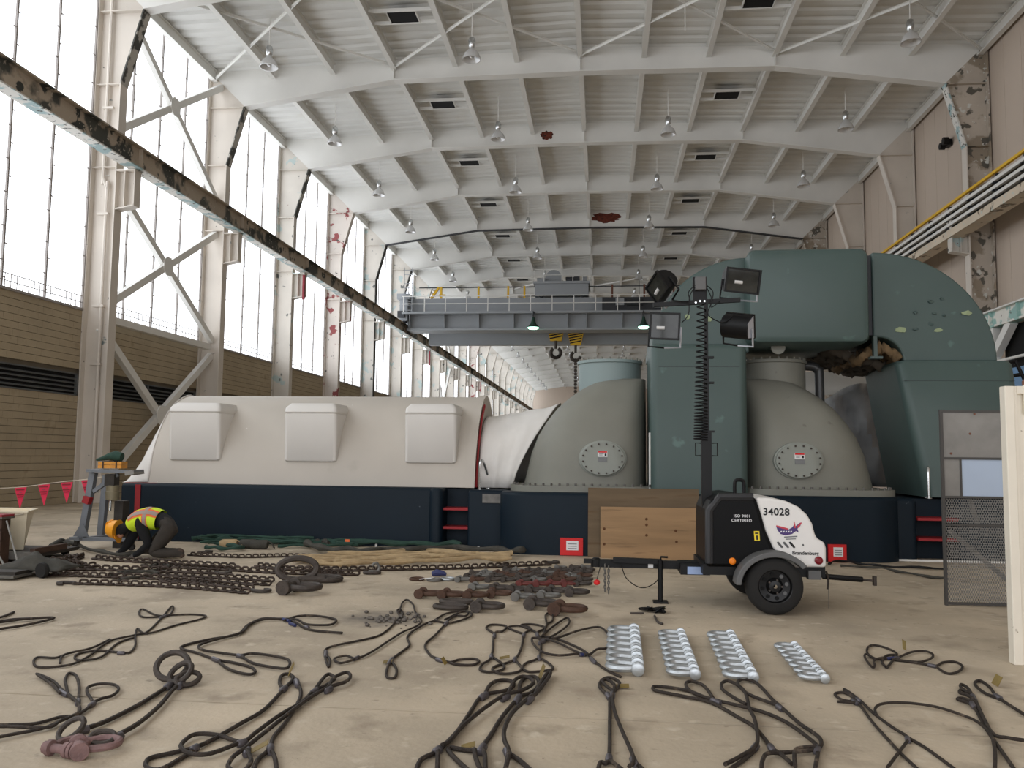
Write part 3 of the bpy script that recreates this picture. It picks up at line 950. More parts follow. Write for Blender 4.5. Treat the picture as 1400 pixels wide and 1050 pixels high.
while z > 4.2:
    mb.lathe([(0.10, z), (0.14, z - 0.12), (0.10, z - 0.22)], 6, (p.x, YC + 2.4, 0))
    z -= 0.26
mb.build('hanging_chain', 'iron', hk)
for (x, y, mname, lab) in ((729, 448, 'lit_green', 'lit greenish lamp under the crane near the hooks'), (880, 447, 'lit_green', 'lit greenish lamp under the crane near the floodlights'), (874, 466, 'lit_white', 'lit white lamp glowing beyond the crane')):
    q = PY(x, y, YC - 0.9 if mname == 'lit_green' else YC + 12)
    l = thing('crane_lamp', lab, 'lamp', q)
    top = 11.8 if mname == 'lit_green' else zdeck(q.x) - 0.01
    MB().cyl((q.x, q.y, q.z + 0.3), (q.x, q.y, top), 0.03, 6).build('rod', 'crane_dark', l)
    if mname == 'lit_green':
        MB().box(q.x - 0.05, q.x + 0.05, q.y - 0.05, q.y + 0.6, top - 0.06, top).build('arm', 'crane_dark', l)
    MB().lathe([(0.08, 0.75), (0.14, 0.5), (0.2, 0.3), (0.42, 0.02), (0.44, 0.0)], 16, q, cap=False).build('shade', 'sling_green' if mname == 'lit_green' else 'lamp_glass', l, smooth=True)
    MB().lathe([(0.02, 0.16), (0.30, 0.08), (0.40, -0.02), (0.28, -0.10), (0.02, -0.14)], 14, q).build('glowing_lens', mname, l, smooth=True)

# ------------------------------------------------------------------ turbine pedestal (navy base)
def rrect(x0, x1, y0, y1, r, z, n=6):
    out = []
    for cx, cy, a0 in ((x1 - r, y0 + r, -90), (x1 - r, y1 - r, 0), (x0 + r, y1 - r, 90), (x0 + r, y0 + r, 180)):
        for i in range(n + 1):
            a = R(a0 + 90 * i / n)
            out.append((cx + r * math.cos(a), cy + r * math.sin(a), z))
    return out
def rblock(x0, x1, y0, y1, z0, z1, r, top=0.06, n=6):
    rings = [rrect(x0, x1, y0, y1, r, z0, n), rrect(x0, x1, y0, y1, r, z1 - top, n)]
    for i in range(1, 4):
        a = R(90 * i / 3)
        d = top * (1 - math.cos(a))
        rings.append(rrect(x0 + d, x1 - d, y0 + d, y1 - d, max(r - d, 0.005), z1 - top + top * math.sin(a), n))
    return MB().loft(rings)
pd = thing('turbine_pedestal', 'long dark navy pedestal skirt carrying the turbine casings', 'machine base', (-2, 14.7, 0))
rblock(-8.65, -2.92, 14.70, 18.6, 0.0, 1.02, 0.06).build('skirt_panel', 'navy', pd, smooth=True)
rblock(-2.98, -2.74, 14.62, 15.6, 0.0, 1.02, 0.10).build('step_cheek', 'navy', pd, smooth=True)
MB().box(-2.9, -2.2, 15.10, 18.4, 0.0, 1.0).build('step_recess', 'navy', pd)
for z in (0.34, 0.66):
    MB().box(-2.74, -2.31, 14.72, 15.12, z - 0.02, z + 0.02).build('step_tread', 'red_tape', pd, label='red-edged step tread')
rblock(-2.31, -1.2, 14.68, 18.4, 0.0, 1.0, 0.05).build('skirt_panel', 'navy', pd, smooth=True)
rblock(-1.72, 4.72, 13.95, 18.0, 0.0, 1.0, 0.55).build('rounded_bay', 'navy', pd, smooth=True)
rblock(4.3, 4.98, 14.3, 18.4, 0.0, 0.98, 0.10).build('skirt_panel', 'navy', pd, smooth=True)
MB().box(4.9, 6.0, 14.75, 18.3, 0.0, 0.96).build('step_recess', 'navy', pd)
for z in (0.34, 0.66):
    MB().box(4.98, 5.6, 14.30, 14.78, z - 0.02, z + 0.02).build('step_tread', 'red_tape', pd, label='red-edged step tread')
rblock(5.6, 8.0, 14.3, 18.4, 0.0, 0.98, 0.06).build('skirt_panel', 'navy', pd, smooth=True)
MB().box(4.4, 8.0, 14.28, 14.32, 0.0, 0.03).build('sole_strip', 'caulk', pd)
mb = MB()
for (x, y) in ((640, 747), (656, 748), (672, 749), (687, 750), (520, 744), (600, 746)):
    q = PZ(x, y + 1, 0)
    mb.add([(q.x - .02, 14.60, 0.0), (q.x + .02, 14.61, 0.0), (q.x, 14.63, 0.05)], [(0, 1, 2)])
    mb.box(q.x - 0.015, q.x + 0.02, 14.60, 14.625, 0.0, 0.045)
mb.build('caulk_bead', 'caulk', pd, kind='stuff')
MB().box(-8.36, -8.26, 14.685, 14.702, 0.02, 1.0).build('red_tape_strip', 'red_tape', pd)
MB().box(-8.6, -8.0, 14.76, 14.80, 1.015, 1.03).build('red_tape_strip', 'red_tape', pd)
MB().box(-1.78, -1.72, 14.66, 14.68, 0.80, 0.92).box(-2.05, -1.72, 14.655, 14.675, 0.78, 0.93).build('lifting_lug', 'iron_grey', pd)

# ------------------------------------------------------------------ high pressure casing
hp = thing('turbine_casing', 'off-white barrel turbine casing with three hood boxes on navy base', 'turbine', (-5.4, 15, 1.02))
prof = [(15.0, 1.02), (15.04, 1.25), (15.12, 1.55), (15.26, 1.85), (15.46, 2.15), (15.74, 2.42), (16.08, 2.62), (16.5, 2.72)]
prof = prof + [(33.0 - a, b) for a, b in prof[-2::-1]]
ps = smooth_path([(0, a, b) for a, b in prof], 3)
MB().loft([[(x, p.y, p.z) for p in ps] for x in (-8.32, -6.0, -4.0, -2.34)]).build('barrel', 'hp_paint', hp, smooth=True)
def off_ring(x, d):
    out = []
    for p in ps:
        v = Vector((0, p.y - 16.5, p.z - 1.2))
        v.normalize()
        out.append((x, p.y + v.y * d, max(1.02, p.z + v.z * d)))
    return out
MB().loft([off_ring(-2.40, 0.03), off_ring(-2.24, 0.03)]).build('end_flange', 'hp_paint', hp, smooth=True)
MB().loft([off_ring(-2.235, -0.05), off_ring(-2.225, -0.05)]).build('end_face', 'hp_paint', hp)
mb = MB()
front = [p for p in ps if p.y <= 16.0]
rp = []
for p in front:
    v = Vector((0, p.y - 16.5, p.z - 1.2)).normalized()
    rp.append((-2.215, p.y - v.y * 0.05, p.z - v.z * 0.05))
mb.tube(rp, 0.045, 6, flat=0.4)
mb.build('red_tape_line', 'red_tape', hp)
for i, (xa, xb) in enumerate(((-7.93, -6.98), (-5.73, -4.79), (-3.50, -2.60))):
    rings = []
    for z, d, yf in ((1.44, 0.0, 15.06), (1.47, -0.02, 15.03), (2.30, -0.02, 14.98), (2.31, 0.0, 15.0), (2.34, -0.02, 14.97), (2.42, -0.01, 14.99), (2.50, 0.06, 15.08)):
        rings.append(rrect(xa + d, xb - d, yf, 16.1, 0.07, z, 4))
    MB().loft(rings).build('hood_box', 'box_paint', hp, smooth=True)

# draped sheets
def sheet(name, fn, nu, nv, m, label, cat, thick=0.008):
    mb = MB().grid(fn, nu, nv)
    o = fn(0.5, 0.0)
    ob = mb.build(name, m, smooth=True, origin=o)
    md = ob.modifiers.new('thickness', 'SOLIDIFY')
    md.thickness = thick
    return tag(ob, label, cat)
rnd = random.Random(4)
def wob(u, v, a):
    return a * (math.sin(u * 17 + v * 5) * 0.5 + math.sin(u * 7 - v * 13 + 1) * 0.35 + math.sin(u * 31 + v * 19) * 0.25)
def tarp1(u, v):
    x = -2.20 + (0.60 + 0.80 * math.sin(math.pi * v)) * u
    h = 1.30 + 0.10 * math.sin(u * 3.0) + (0.28 * max(0, (u - 0.45) / 0.55) ** 1.3)
    a = math.pi * v
    y = 16.5 - math.cos(a) * (1.30 + wob(u, v, 0.02))
    z = 1.02 + (math.sin(a) ** 0.75) * h * (1 + wob(u * .6, v, 0.02)) if 0 < v < 1 else 1.02
    return (x + wob(v, u, 0.01), y, z)
sheet('draped_tarp', tarp1, 24, 30, 'tarp', 'off-white tarp draped over the shaft between casing and grey hood', 'tarp')
def tarp2(u, v):
    # hipped over the closed end of the barrel and down to the base edge
    p = ps[min(int(u * (len(ps) - 1) + 0.5), len(ps) - 1)]
    h = max(p.z - 1.02, 0.0)
    return (-8.30 - 0.44 * v + wob(u, v, 0.02), 16.5 + (p.y - 16.5) * (1.005 + 0.05 * v), 1.03 + h * (1.0 - v ** 1.15) * 1.01)
sheet('draped_tarp', tarp2, 40, 10, 'tarp', 'white tarp hanging off the closed end of the off-white casing', 'tarp')

# ------------------------------------------------------------------ low pressure exhaust hoods
XM = 1.60
zs = [(1.10, -1.42, 14.46), (1.35, -1.36, 14.47), (1.65, -1.29, 14.49), (1.95, -1.17, 14.54), (2.20, -1.02, 14.62), (2.45, -0.83, 14.75), (2.65, -0.61, 14.92), (2.80, -0.40, 15.08), (2.92, -0.20, 15.24), (2.99, 0.0, 15.38)]
def hood(mirror, lab):
    X = (lambda x: 2 * XM - x) if mirror else (lambda x: x)
    h = thing('exhaust_hood', lab, 'turbine hood', (X(-0.2), 15.9, 1.0))
    def ring(xl, yf, z, xr=0.78):
        yb = 31.8 - yf
        n = 28
        cx, cy, a, b = (xl + xr) / 2, 15.9, (xr - xl) / 2, (yb - yf) / 2
        out = []
        for i in range(n * 2):
            q = math.pi * i / n
            c, s_ = math.cos(q), math.sin(q)
            e = 2.9
            if c > 0: px = a * abs(c) ** (2 / 5.0)
            else: px = -a * abs(c) ** (2 / e)
            py = b * (1 if s_ > 0 else -1) * abs(s_) ** (2 / e)
            out.append((X(cx + px), cy + py, z))
        return out[::-1] if mirror else out
    MB().loft([ring(xl, yf, z) for z, xl, yf in zs]).build('shell', 'hood', h, smooth=True)
    fx0, fx1 = sorted((X(-1.58), X(0.9)))
    MB().loft([rrect(fx0, fx1, 14.30, 17.5, 0.5, 1.0), rrect(fx0, fx1, 14.30, 17.5, 0.5, 1.10)]).build('base_flange', 'hood', h, smooth=True)
    mb = MB()
    for i in range(16):
        x = X(-1.12 + i * 0.135)
        mb.lathe([(0.022, 1.10), (0.022, 1.14)], 6, (x, 14.37, 0))
    for i in range(5):
        a = R(180 + 18 * i)
        mb.lathe([(0.022, 1.10), (0.022, 1.14)], 6, (X(-1.08 + 0.43 * math.cos(a)), 14.80 + 0.43 * math.sin(a), 0))
    mb.build('flange_bolts', 'iron_grey', h, kind='stuff')
    nc = (X(0.13), 15.9, 0)
    MB().lathe([(0.57, 2.80), (0.57, 3.28), (0.60, 3.29), (0.60, 3.34), (0.5, 3.34)], 36, nc).build('neck', 'hood_top' if not mirror else 'hood', h, smooth=True)
    mb = MB()
    for i in range(24):
        q = 2 * math.pi * i / 24
        mb.lathe([(0.02, 3.33), (0.02, 3.38)], 6, (nc[0] + 0.56 * math.cos(q), nc[1] + 0.56 * math.sin(q), 0))
    mb.build('neck_bolts', 'hood', h, kind='stuff')
    # elliptical inspection cover
    c = (X(0.0) if not mirror else 3.19, 14.42, 1.56)
    def ell(r, y, n=36):
        return [(c[0] + r * 0.375 * math.cos(2 * math.pi * i / n), y, c[2] + r * 0.285 * math.sin(2 * math.pi * i / n)) for i in range(n)]
    MB().loft([ell(1.08, 14.60), ell(1.06, 14.44), ell(1.0, 14.43), ell(0.99, 14.39), ell(0.96, 14.38)], True, True).build('inspection_cover', 'hood_cover', h, smooth=True)
    for i in range(16):
        q = 2 * math.pi * (i + 0.5) / 16
        x, z = c[0] + 0.33 * math.cos(q), c[2] + 0.245 * math.sin(q)
        MB().lathe([(0.017, 0.0), (0.017, 0.02)], 6, (x, 14.38, z), (0, -1, 0)).build('cover_bolt', 'iron', h)
    pl = MB().box(c[0] - 0.08, c[0] + 0.08, 14.372, 14.381, c[2] + 0.03, c[2] + 0.13).build('warning_placard', 'paper', h, label='white placard with red heading')
    MB().box(c[0] - 0.075, c[0] + 0.075, 14.369, 14.373, c[2] + 0.098, c[2] + 0.125).build('red_heading', 'red', pl)
    MB().box(c[0] + 0.035, c[0] + 0.065, 14.369, 14.373, c[2] + 0.045, c[2] + 0.085).build('black_symbol', 'ink', pl)
    MB().box(c[0] - 0.06, c[0] + 0.02, 14.369, 14.373, c[2] + 0.075, c[2] + 0.085).box(c[0] - 0.06, c[0] + 0.0, 14.369, 14.373, c[2] + 0.055, c[2] + 0.065).build('text_lines', 'grey_print', pl)
    MB().box(c[0] - 0.075, c[0] + 0.075, 14.372, 14.381, c[2] - 0.05, c[2] + 0.02).build('grey_nameplate', 'grey_print', h)
    return h
hood(False, 'grey domed exhaust hood with blue-grey neck beside the draped tarp')
hood(True, 'grey domed exhaust hood under the green duct box')

# ------------------------------------------------------------------ green crossover duct
gd = thing('crossover_duct', 'large dark green arched crossover duct over the grey hoods', 'duct', (3.5, 15, 1.0))
rblock(0.79, 2.36, 14.28, 15.5, 1.0, 3.48, 0.13, 0.10).build('riser_duct', 'green', gd, smooth=True)
MB().box(0.92, 2.23, 14.277, 14.29, 3.085, 3.09).build('seam', 'crane_dark', gd)
MB().box(0.765, 0.80, 14.40, 14.46, 1.05, 2.0).build('sealant_bead', 'caulk', gd)
rings = []
for y, d in ((14.50, 0.10), (14.53, 0.03), (14.60, 0.0), (17.0, 0.0)):
    rings.append([(p[0], y, p[1]) for p in rrect(2.43 + d, 4.39 - d, 3.51 + d, 5.11 - d, 0.13, 0)])
MB().loft(rings).build('center_box', 'green', gd, smooth=True)
def arcpts(cx, cz, rx, rz, a0, a1, n=20):
    return [(cx + rx * math.cos(R(a0 + (a1 - a0) * i / n)), cz + rz * math.sin(R(a0 + (a1 - a0) * i / n))) for i in range(n + 1)]
MB().prism_y(arcpts(2.50, 3.40, 1.66, 1.66, 180, 90) + [(2.50, 3.40)], 14.92, 17.0).build('elbow', 'green', gd, bevel=0.03)
poly = arcpts(4.56, 3.24, 1.98, 1.88, 0, 90) + [(4.56, 3.66)] + arcpts(4.62, 3.24, 0.42, 0.42, 90, 0, 8)
MB().prism_y(poly, 14.92, 16.9).build('elbow', 'green', gd, bevel=0.03)
MB().box(4.39, 4.57, 14.98, 16.9, 3.70, 5.08).build('joint_gap', 'crane_dark', gd)
MB().box(4.52, 4.58, 14.80, 14.90, 3.30, 3.66).box(4.46, 4.66, 14.78, 14.92, 3.28, 3.32).build('support_bracket', 'green', gd)
rings = []
for z, xa, xb, ya in ((1.0, 5.22, 6.9, 14.55), (1.6, 5.12, 6.85, 14.6), (2.4, 4.98, 6.78, 14.66), (3.18, 4.86, 6.72, 14.72), (3.24, 4.90, 6.68, 14.76)):
    rings.append(rrect(xa, xb, ya, 16.6, 0.15, z))
MB().loft(rings).build('leg_duct', 'green', gd, smooth=True)
MB().box(4.95, 6.7, 14.695, 14.71, 2.90, 2.904).build('seam', 'crane_dark', gd)
rnd = random.Random(9)
for (x, y, s) in ((1232, 451, 0.11), (1283, 451, 0.08), (1321, 428, 0.10), (1273, 412, 0.06), (1288, 408, 0.05), (1252, 427, 0.05), (1278, 428, 0.05), (1291, 431, 0.04), (1252, 450, 0.05), (1272, 443, 0.06)):
    q = PY(x, y, 14.90)
    n = 7
    vs = [(q.x + s * rnd.uniform(0.5, 1.1) * math.cos(2 * math.pi * i / n), 14.915 - 0.03 * rnd.random(), q.z + s * 0.6 * rnd.uniform(0.5, 1.1) * math.sin(2 * math.pi * i / n)) for i in range(n)]
    vs2 = [(a, b + 0.012, c) for a, b, c in vs]
    MB().loft([vs, vs2]).build('paint_flake', 'green_flake' if s > 0.07 else 'green', gd)
for (x, y, s) in ((940, 433, 0.05), (970, 436, 0.05)):
    q = PY(x, y, 14.90)
    vs = [(q.x + s * math.cos(2 * math.pi * i / 6), 14.90, q.z + s * math.sin(2 * math.pi * i / 6)) for i in range(6)]
    MB().loft([vs, [(a, 14.92, c) for a, b, c in vs]]).build('paint_flake', 'green_flake', gd)
MB().lathe([(0.12, 0), (0.12, 0.05)], 18, (2.98, 14.95, 3.49), (0, -1, 0)).build('round_cap', 'hood', gd)
def lump(u, v):
    x = 4.35 + 0.75 * u
    y = 15.0 + 1.9 * v
    return (x, y, 3.34 + 0.20 * math.sin(u * math.pi) + wob(u * 2, v * 2, 0.10))
sheet('torn_insulation', lump, 14, 14, 'burlap', 'torn brown insulation sagging between green box and elbow', 'insulation', 0.12)
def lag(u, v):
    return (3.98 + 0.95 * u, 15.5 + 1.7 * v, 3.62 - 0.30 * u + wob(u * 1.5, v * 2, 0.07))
sheet('shade_lagging', lag, 14, 14, 'dark_web', 'dark burlap lagging darkened for shade under the green box beside the bent pipe', 'insulation', 0.16)  # burlap slab added dark so the shadow under the box is in its colour
wp = thing('dark_pipe', 'dark bent pipe running from hood neck down behind it', 'pipe', (3.75, 16.1, 1.2))
MB().tube(smooth_path([(3.3, 16.0, 3.28), (3.75, 16.0, 3.28), (3.88, 16.0, 3.22), (3.92, 16.0, 3.05), (3.92, 16.0, 1.4)], 5), 0.085, 12).build('bent_tube', 'pipe_dark', wp, smooth=True)
MB().cyl((3.6, 16.0, 3.28), (3.66, 16.0, 3.28), 0.11, 12).build('coupling', 'pipe_dark', wp)
wb = MB().box(4.2, 8.2, 18.8, 19.05, 3.05, 3.45).box(4.2, 8.2, 18.75, 18.85, 2.95, 3.06).build('steel_beam', 'steel_white', origin=(5, 18.9, 3))
tag(wb, 'white beam behind the second grey hood above the grey tarp', 'beam')
for x in (4.4, 8.0):
    q = MB().box(x - 0.1, x + 0.1, 18.82, 19.02, 0.0, 3.05).build('beam_post', 'steel_white', origin=(x, 18.9, 0))
    tag(q, 'white post holding the beam behind the grey hood', 'post', 'posts under the white beam')
def tarp3(u, v):
    return (4.1 + 2.2 * u, 17.9 + wob(u * 1.5, v, 0.14) + 0.2 * v, 1.05 + 2.1 * v - 0.35 * math.exp(-((u - 0.15) / 0.2) ** 2) * v)
sheet('plastic_tarp', tarp3, 22, 16, 'tarp_grey', 'grey plastic sheet hanging behind the second grey hood', 'tarp')

# handrails on the pedestal
def grab(x, y, z0, lab):
    g = thing('grab_rail', lab, 'handrail', (x, y, z0))
    MB().tube(smooth_path([(x, y, z0), (x, y, z0 + 0.42), (x + 0.02, y + 0.06, z0 + 0.5), (x + 0.04, y + 0.18, z0 + 0.46), (x + 0.09, y + 0.4, z0 + 0.2), (x + 0.09, y + 0.4, z0)], 4), 0.022, 8).build('bent_tube', 'chrome', g, smooth=True)
    MB().lathe([(0.05, 0), (0.05, 0.012)], 12, (x, y, z0)).build('foot', 'chrome', g)
    MB().lathe([(0.05, 0), (0.05, 0.012)], 12, (x + 0.09, y + 0.4, z0)).build('foot', 'chrome', g)
q = PY(656, 663, 14.85); grab(q.x, 14.85, 1.0, 'chrome grab rail beside the off-white casing end')
q = PY(1270, 678, 14.5); grab(q.x, 14.5, 0.98, 'chrome grab rail in front of the green duct leg')

# red placards taped low on the base
for (x0, y0, x1, y1, yy, lab) in ((766, 735, 797, 760, 13.94, 'red taped panel with white paper low on base beside plywood'), (1132, 744, 1157, 768, 13.93, 'red taped panel low on base behind the white trailer')):
    a, b = PY(x0, y0, yy), PY(x1, y1, yy)
    z0, z1 = max(b.z, 0.01), a.z
    t_ = thing('red_placard', lab, 'placard', ((a.x + b.x) / 2, yy, z0))
    MB().box(a.x, b.x, yy - 0.03, yy + 0.02, z0, z1).build('panel', 'red', t_)
    pp = MB().box(a.x + (b.x - a.x) * 0.27, b.x - (b.x - a.x) * 0.2, yy - 0.036, yy - 0.029, z0 + (z1 - z0) * 0.3, z1 - (z1 - z0) * 0.16).build('paper', 'paper', t_)
    for i in range(3):
        zz = z0 + (z1 - z0) * (0.38 + 0.13 * i)
        MB().box(a.x + (b.x - a.x) * 0.33, b.x - (b.x - a.x) * 0.27, yy - 0.038, yy - 0.035, zz, zz + 0.012).build('print_line', 'grey_print', pp)

# plywood sheets leaning on the base
def ply(x0, y0, x1, y1, yy, lean, m, lab, knots=()):
    a, b = PY(x0, y0, yy), PY(x1, y1, yy)
    t_ = thing('plywood_sheet', lab, 'plywood', ((a.x + b.x) / 2, yy, 0.0))
    MB().prism_x([(yy, 0.0), (yy + lean, a.z), (yy + lean + 0.018, a.z), (yy + 0.018, 0.0)], a.x, b.x).build('board', m, t_)
    for (kx, ky) in knots:
        q = PY(kx, ky, yy)
        f_ = q.z / a.z
        MB().lathe([(0.022, 0.0), (0.015, 0.004)], 10, (q.x, yy + lean * f_ - 0.001, q.z), (0, -1, 0)).build('knot', 'knot', t_)
    return t_
ply(804, 667, 957, 764, 13.80, 0.10, 'plywood_old', 'weathered brown plywood sheet leaning on navy base behind lighter one')
ply(821, 693, 960, 767, 13.72, 0.06, 'plywood', 'light knotty plywood sheet in front of the weathered one', ((884, 710), (884, 718), (884, 732), (826, 723), (826, 744), (924, 726), (925, 741)))

# ------------------------------------------------------------------ light tower trailer
TY = 9.35            # near face of the trailer body
tw = thing('light_tower_trailer', 'black and white towable light tower trailer with raised mast', 'trailer', (1.7, 9.8, 0.0))
def T(x, y, yy=TY): q = PY(x, y, yy); return (q.x, q.z)
seam = [T(1033, 680), T(1040, 701), T(1047, 726), T(1057, 749), T(1072, 766), T(1081, 776)]
black = [T(966, 775), T(965, 735), T(966, 697), T(971, 684), T(982, 677), T(1000, 675)] + seam[:1] + seam[1:]
white = seam[:1] + [T(1055, 681), T(1075, 685), T(1092, 693), T(1104, 704), T(1111, 716), T(1114, 728), T(1117, 736), T(1128, 742), T(1130, 750), T(1130, 776)] + seam[:0:-1]
TB = TY + 1.05
bk = MB().prism_y(black, TY, TB).build('black_shell', 'trailer_black', tw, bevel=0.035, seg=3)
wh = MB().prism_y(white, TY, TB).build('white_shell', 'trailer_white', tw, bevel=0.03, seg=3)
cp = T(966, 775)
MB().tube([(T(970, 770)[0], TY + 0.01, T(970, 770)[1]), (T(970, 698)[0], TY + 0.01, T(970, 698)[1]), (T(984, 680)[0], TY + 0.02, T(984, 680)[1]), (T(1030, 680)[0], TY + 0.02, T(1030, 680)[1])], 0.045, 8).build('corner_highlight', 'trailer_edge', tw, smooth=True)  # grey tube stands in for the highlight along the black shell edges
# lifting eye
e = T(1021, 672)
pts = [(e[0] - 0.05, TY + 0.5, e[1] - 0.04), (e[0] - 0.05, TY + 0.5, e[1] + 0.07), (e[0] - 0.03, TY + 0.5, e[1] + 0.105), (e[0] + 0.03, TY + 0.5, e[1] + 0.105), (e[0] + 0.05, TY + 0.5, e[1] + 0.07), (e[0] + 0.05, TY + 0.5, e[1] - 0.04)]
MB().tube(smooth_path(pts, 3), 0.02, 8).build('lifting_eye', 'black_steel', tw, smooth=True)
# writing and marks
def lettering(txt, x, y, size, m, name, par, off=0.0, sp=1.0):
    q = PY(x, y, TY)
    return text_part(txt, size, face_mtx((q.x, TY - 0.004, q.z)), m, name, par, 0.001, off, sp)
lettering('34028', 1043, 704, 0.105, 'ink', 'fleet_number', wh, 0.002, 1.06)
lettering('ISO 9001', 1003, 707, 0.042, 'ink_white', 'certificate_text', bk, 0.0004, 1.1)
lettering('CERTIFIED', 1000, 713, 0.042, 'ink_white', 'certificate_text', bk, 0.0004, 1.1)
lettering('Brandenburg', 1083, 758, 0.052, 'ink', 'maker_lettering', wh, 0.001)
def flat(poly, m, name, par, dy=0.004, yy=TY):
    q = [(PY(x, y, yy).x, PY(x, y, yy).z) for x, y in poly]
    return MB().prism_y(q, yy - dy, yy + 0.002).build(name, m, par)
lg = flat([(1061, 719), (1068, 721), (1078, 724), (1083, 721), (1086, 717), (1087, 720), (1093, 715), (1096, 714), (1094, 719), (1090, 723), (1092, 728), (1088, 726), (1083, 730), (1074, 732), (1067, 730), (1063, 725)], 'purple', 'logo_bird', wh)
flat([(1061, 718), (1069, 720), (1078, 722.5), (1077, 724), (1069, 722.5), (1062, 720.5)], 'logo_red', 'logo_stripe', wh, 0.006)
flat([(1085, 714), (1086, 713), (1088, 722), (1086, 722)], 'logo_red', 'logo_stripe', wh, 0.006)
flat([(1089, 720), (1095, 714), (1096, 715), (1091, 722)], 'logo_red', 'logo_stripe', wh, 0.006)
for i in range(5):
    flat([(1067 + i * 3.4, 726), (1069 + i * 3.4, 725.6), (1069 + i * 3.4, 727.6), (1067 + i * 3.4, 728)], 'ink_white', 'logo_letter', wh, 0.006)
flat([(1072, 733.5), (1090, 732.5), (1090, 734), (1072, 735)], 'grey_print', 'logo_caption', wh)
flat([(1074, 736.5), (1088, 736), (1088, 737.2), (1074, 737.7)], 'grey_print', 'logo_caption', wh)
for i, m in enumerate(('fender', 'fender', 'ink')):
    dx = i * 8.3
    flat([(1062 + dx, 741), (1064.5 + dx, 740.5), (1070 + dx, 747), (1070.5 + dx, 749), (1068 + dx, 749), (1062.5 + dx, 743)], m, 'vent_slot', wh)
ys = flat([(1030.5, 726), (1038, 726), (1039, 739), (1031.5, 739)], 'sticker_yellow', 'warning_sticker', bk)
flat([(1032, 728), (1037, 728), (1037, 730), (1032, 730)], 'ink', 'sticker_print', ys, 0.006)
flat([(1033.5, 732), (1036, 732), (1036.5, 738), (1034, 738)], 'ink', 'sticker_print', ys, 0.006)
q = PY(1001, 767, TY); MB().lathe([(0.036, 0), (0.036, 0.02), (0.02, 0.03)], 20, (q.x, TY, q.z), (0, -1, 0)).build('marker_lens', 'lens_orange', bk)
q = PY(1119, 766, TY); MB().lathe([(0.042, 0), (0.042, 0.02), (0.02, 0.03)], 20, (q.x, TY, q.z), (0, -1, 0)).build('tail_lens', 'lens_red', wh)
q = PY(1098, 745, TY); MB().lathe([(0.009, 0), (0.006, 0.01)], 8, (q.x, TY, q.z), (0, -1, 0)).build('rivet', 'ink', wh)
# wheels
def wheel(cx, cy, cz, r, w):
    t_ = MB().lathe([(r * 0.60, -w / 2), (r * 0.86, -w / 2), (r * 0.96, -w / 2 + 0.02), (r, -w / 2 + 0.05), (r, w / 2 - 0.05), (r * 0.96, w / 2 - 0.02), (r * 0.86, w / 2), (r * 0.60, w / 2)], 40, (cx, cy, cz), (0, 1, 0), cap=False).build('tyre', 'rubber', tw, smooth=True)
    rim = MB().lathe([(r * 0.62, -w / 2 + 0.005), (r * 0.58, -w / 2 + 0.01), (r * 0.54, -w / 2 + 0.05), (r * 0.30, -w / 2 + 0.06), (r * 0.20, -w / 2 + 0.02), (0.02, -w / 2 + 0.015)], 32, (cx, cy, cz), (0, 1, 0), cap=False).build('rim', 'rim', tw, smooth=True)
    for i in range(8):
        a = 2 * math.pi * i / 8 + 0.2
        MB().lathe([(0.020, 0), (0.020, 0.012)], 10, (cx + r * 0.42 * math.cos(a), cy - w / 2 + 0.052, cz + r * 0.42 * math.sin(a)), (0, -1, 0)).build('rim_hole', 'fender' if i in (0, 1, 7) else 'black', rim)
    for i in range(5):
        a = 2 * math.pi * i / 5
        MB().lathe([(0.011, 0), (0.011, 0.025)], 6, (cx + r * 0.24 * math.cos(a), cy - w / 2 + 0.04, cz + r * 0.24 * math.sin(a)), (0, -1, 0)).build('lug_nut', 'iron', rim)
wx = PY(1058, 803, 9.22).x
wheel(wx, 9.23, 0.29, 0.29, 0.20)
wheel(wx - 0.02, 10.52, 0.29, 0.29, 0.20)
MB().cyl((wx, 9.3, 0.29), (wx, 10.5, 0.29), 0.035, 10).build('axle', 'black_steel', tw)
fp = arcpts(wx, 0.29, 0.40, 0.355, 178, 38, 14)
fi = arcpts(wx, 0.29, 0.345, 0.30, 178, 38, 14)
MB().prism_y(fp + fi[::-1], 9.10, 9.36).build('fender', 'fender', tw, bevel=0.01)
fz = T(1045, 785)[1]
MB().box(T(962, 780)[0], T(1130, 780)[0], TY + 0.05, TB - 0.05, 0.36, 0.47).build('chassis', 'black_steel', tw)
# tongue, jack, hitch
ta, tb = PY(1000, 779, 9.85), PY(815, 769, 9.85)
MB().bar((ta.x, 9.85, 0.40), (tb.x, 9.85, 0.40), 0.09, 0.085).build('tongue', 'black_steel', tw)
MB().bar((PY(905, 773, 9.75).x, 9.78, 0.44), (PY(838, 765, 9.75).x, 9.78, 0.45), 0.10, 0.05).build('tool_tray', 'black_steel', tw)
MB().bar((tb.x, 9.85, 0.42), (tb.x - 0.14, 9.85, 0.42), 0.05, 0.05).lathe([(0.06, -0.05), (0.06, 0.03), (0.03, 0.05)], 12, (tb.x, 9.85, 0.41)).build('coupler', 'black_steel', tw)
jx = PY(903, 800, 9.7).x
MB().cyl((jx, 9.72, 0.02), (jx, 9.72, 0.46), 0.028, 12).build('jack_post', 'black_steel', tw)
MB().box(jx - 0.08, jx + 0.08, 9.65, 9.80, 0.0, 0.02).build('jack_foot', 'black_steel', tw)
MB().tube([(jx, 9.72, 0.46), (jx + 0.01, 9.72, 0.50), (jx + 0.08, 9.70, 0.50)], 0.012, 6).build('jack_handle', 'black_steel', tw)
MB().box(PY(886, 775, 9.8).x, PY(893, 775, 9.8).x, 9.79, 9.81, 0.37, 0.45).build('hitch_label', 'paper', tw)
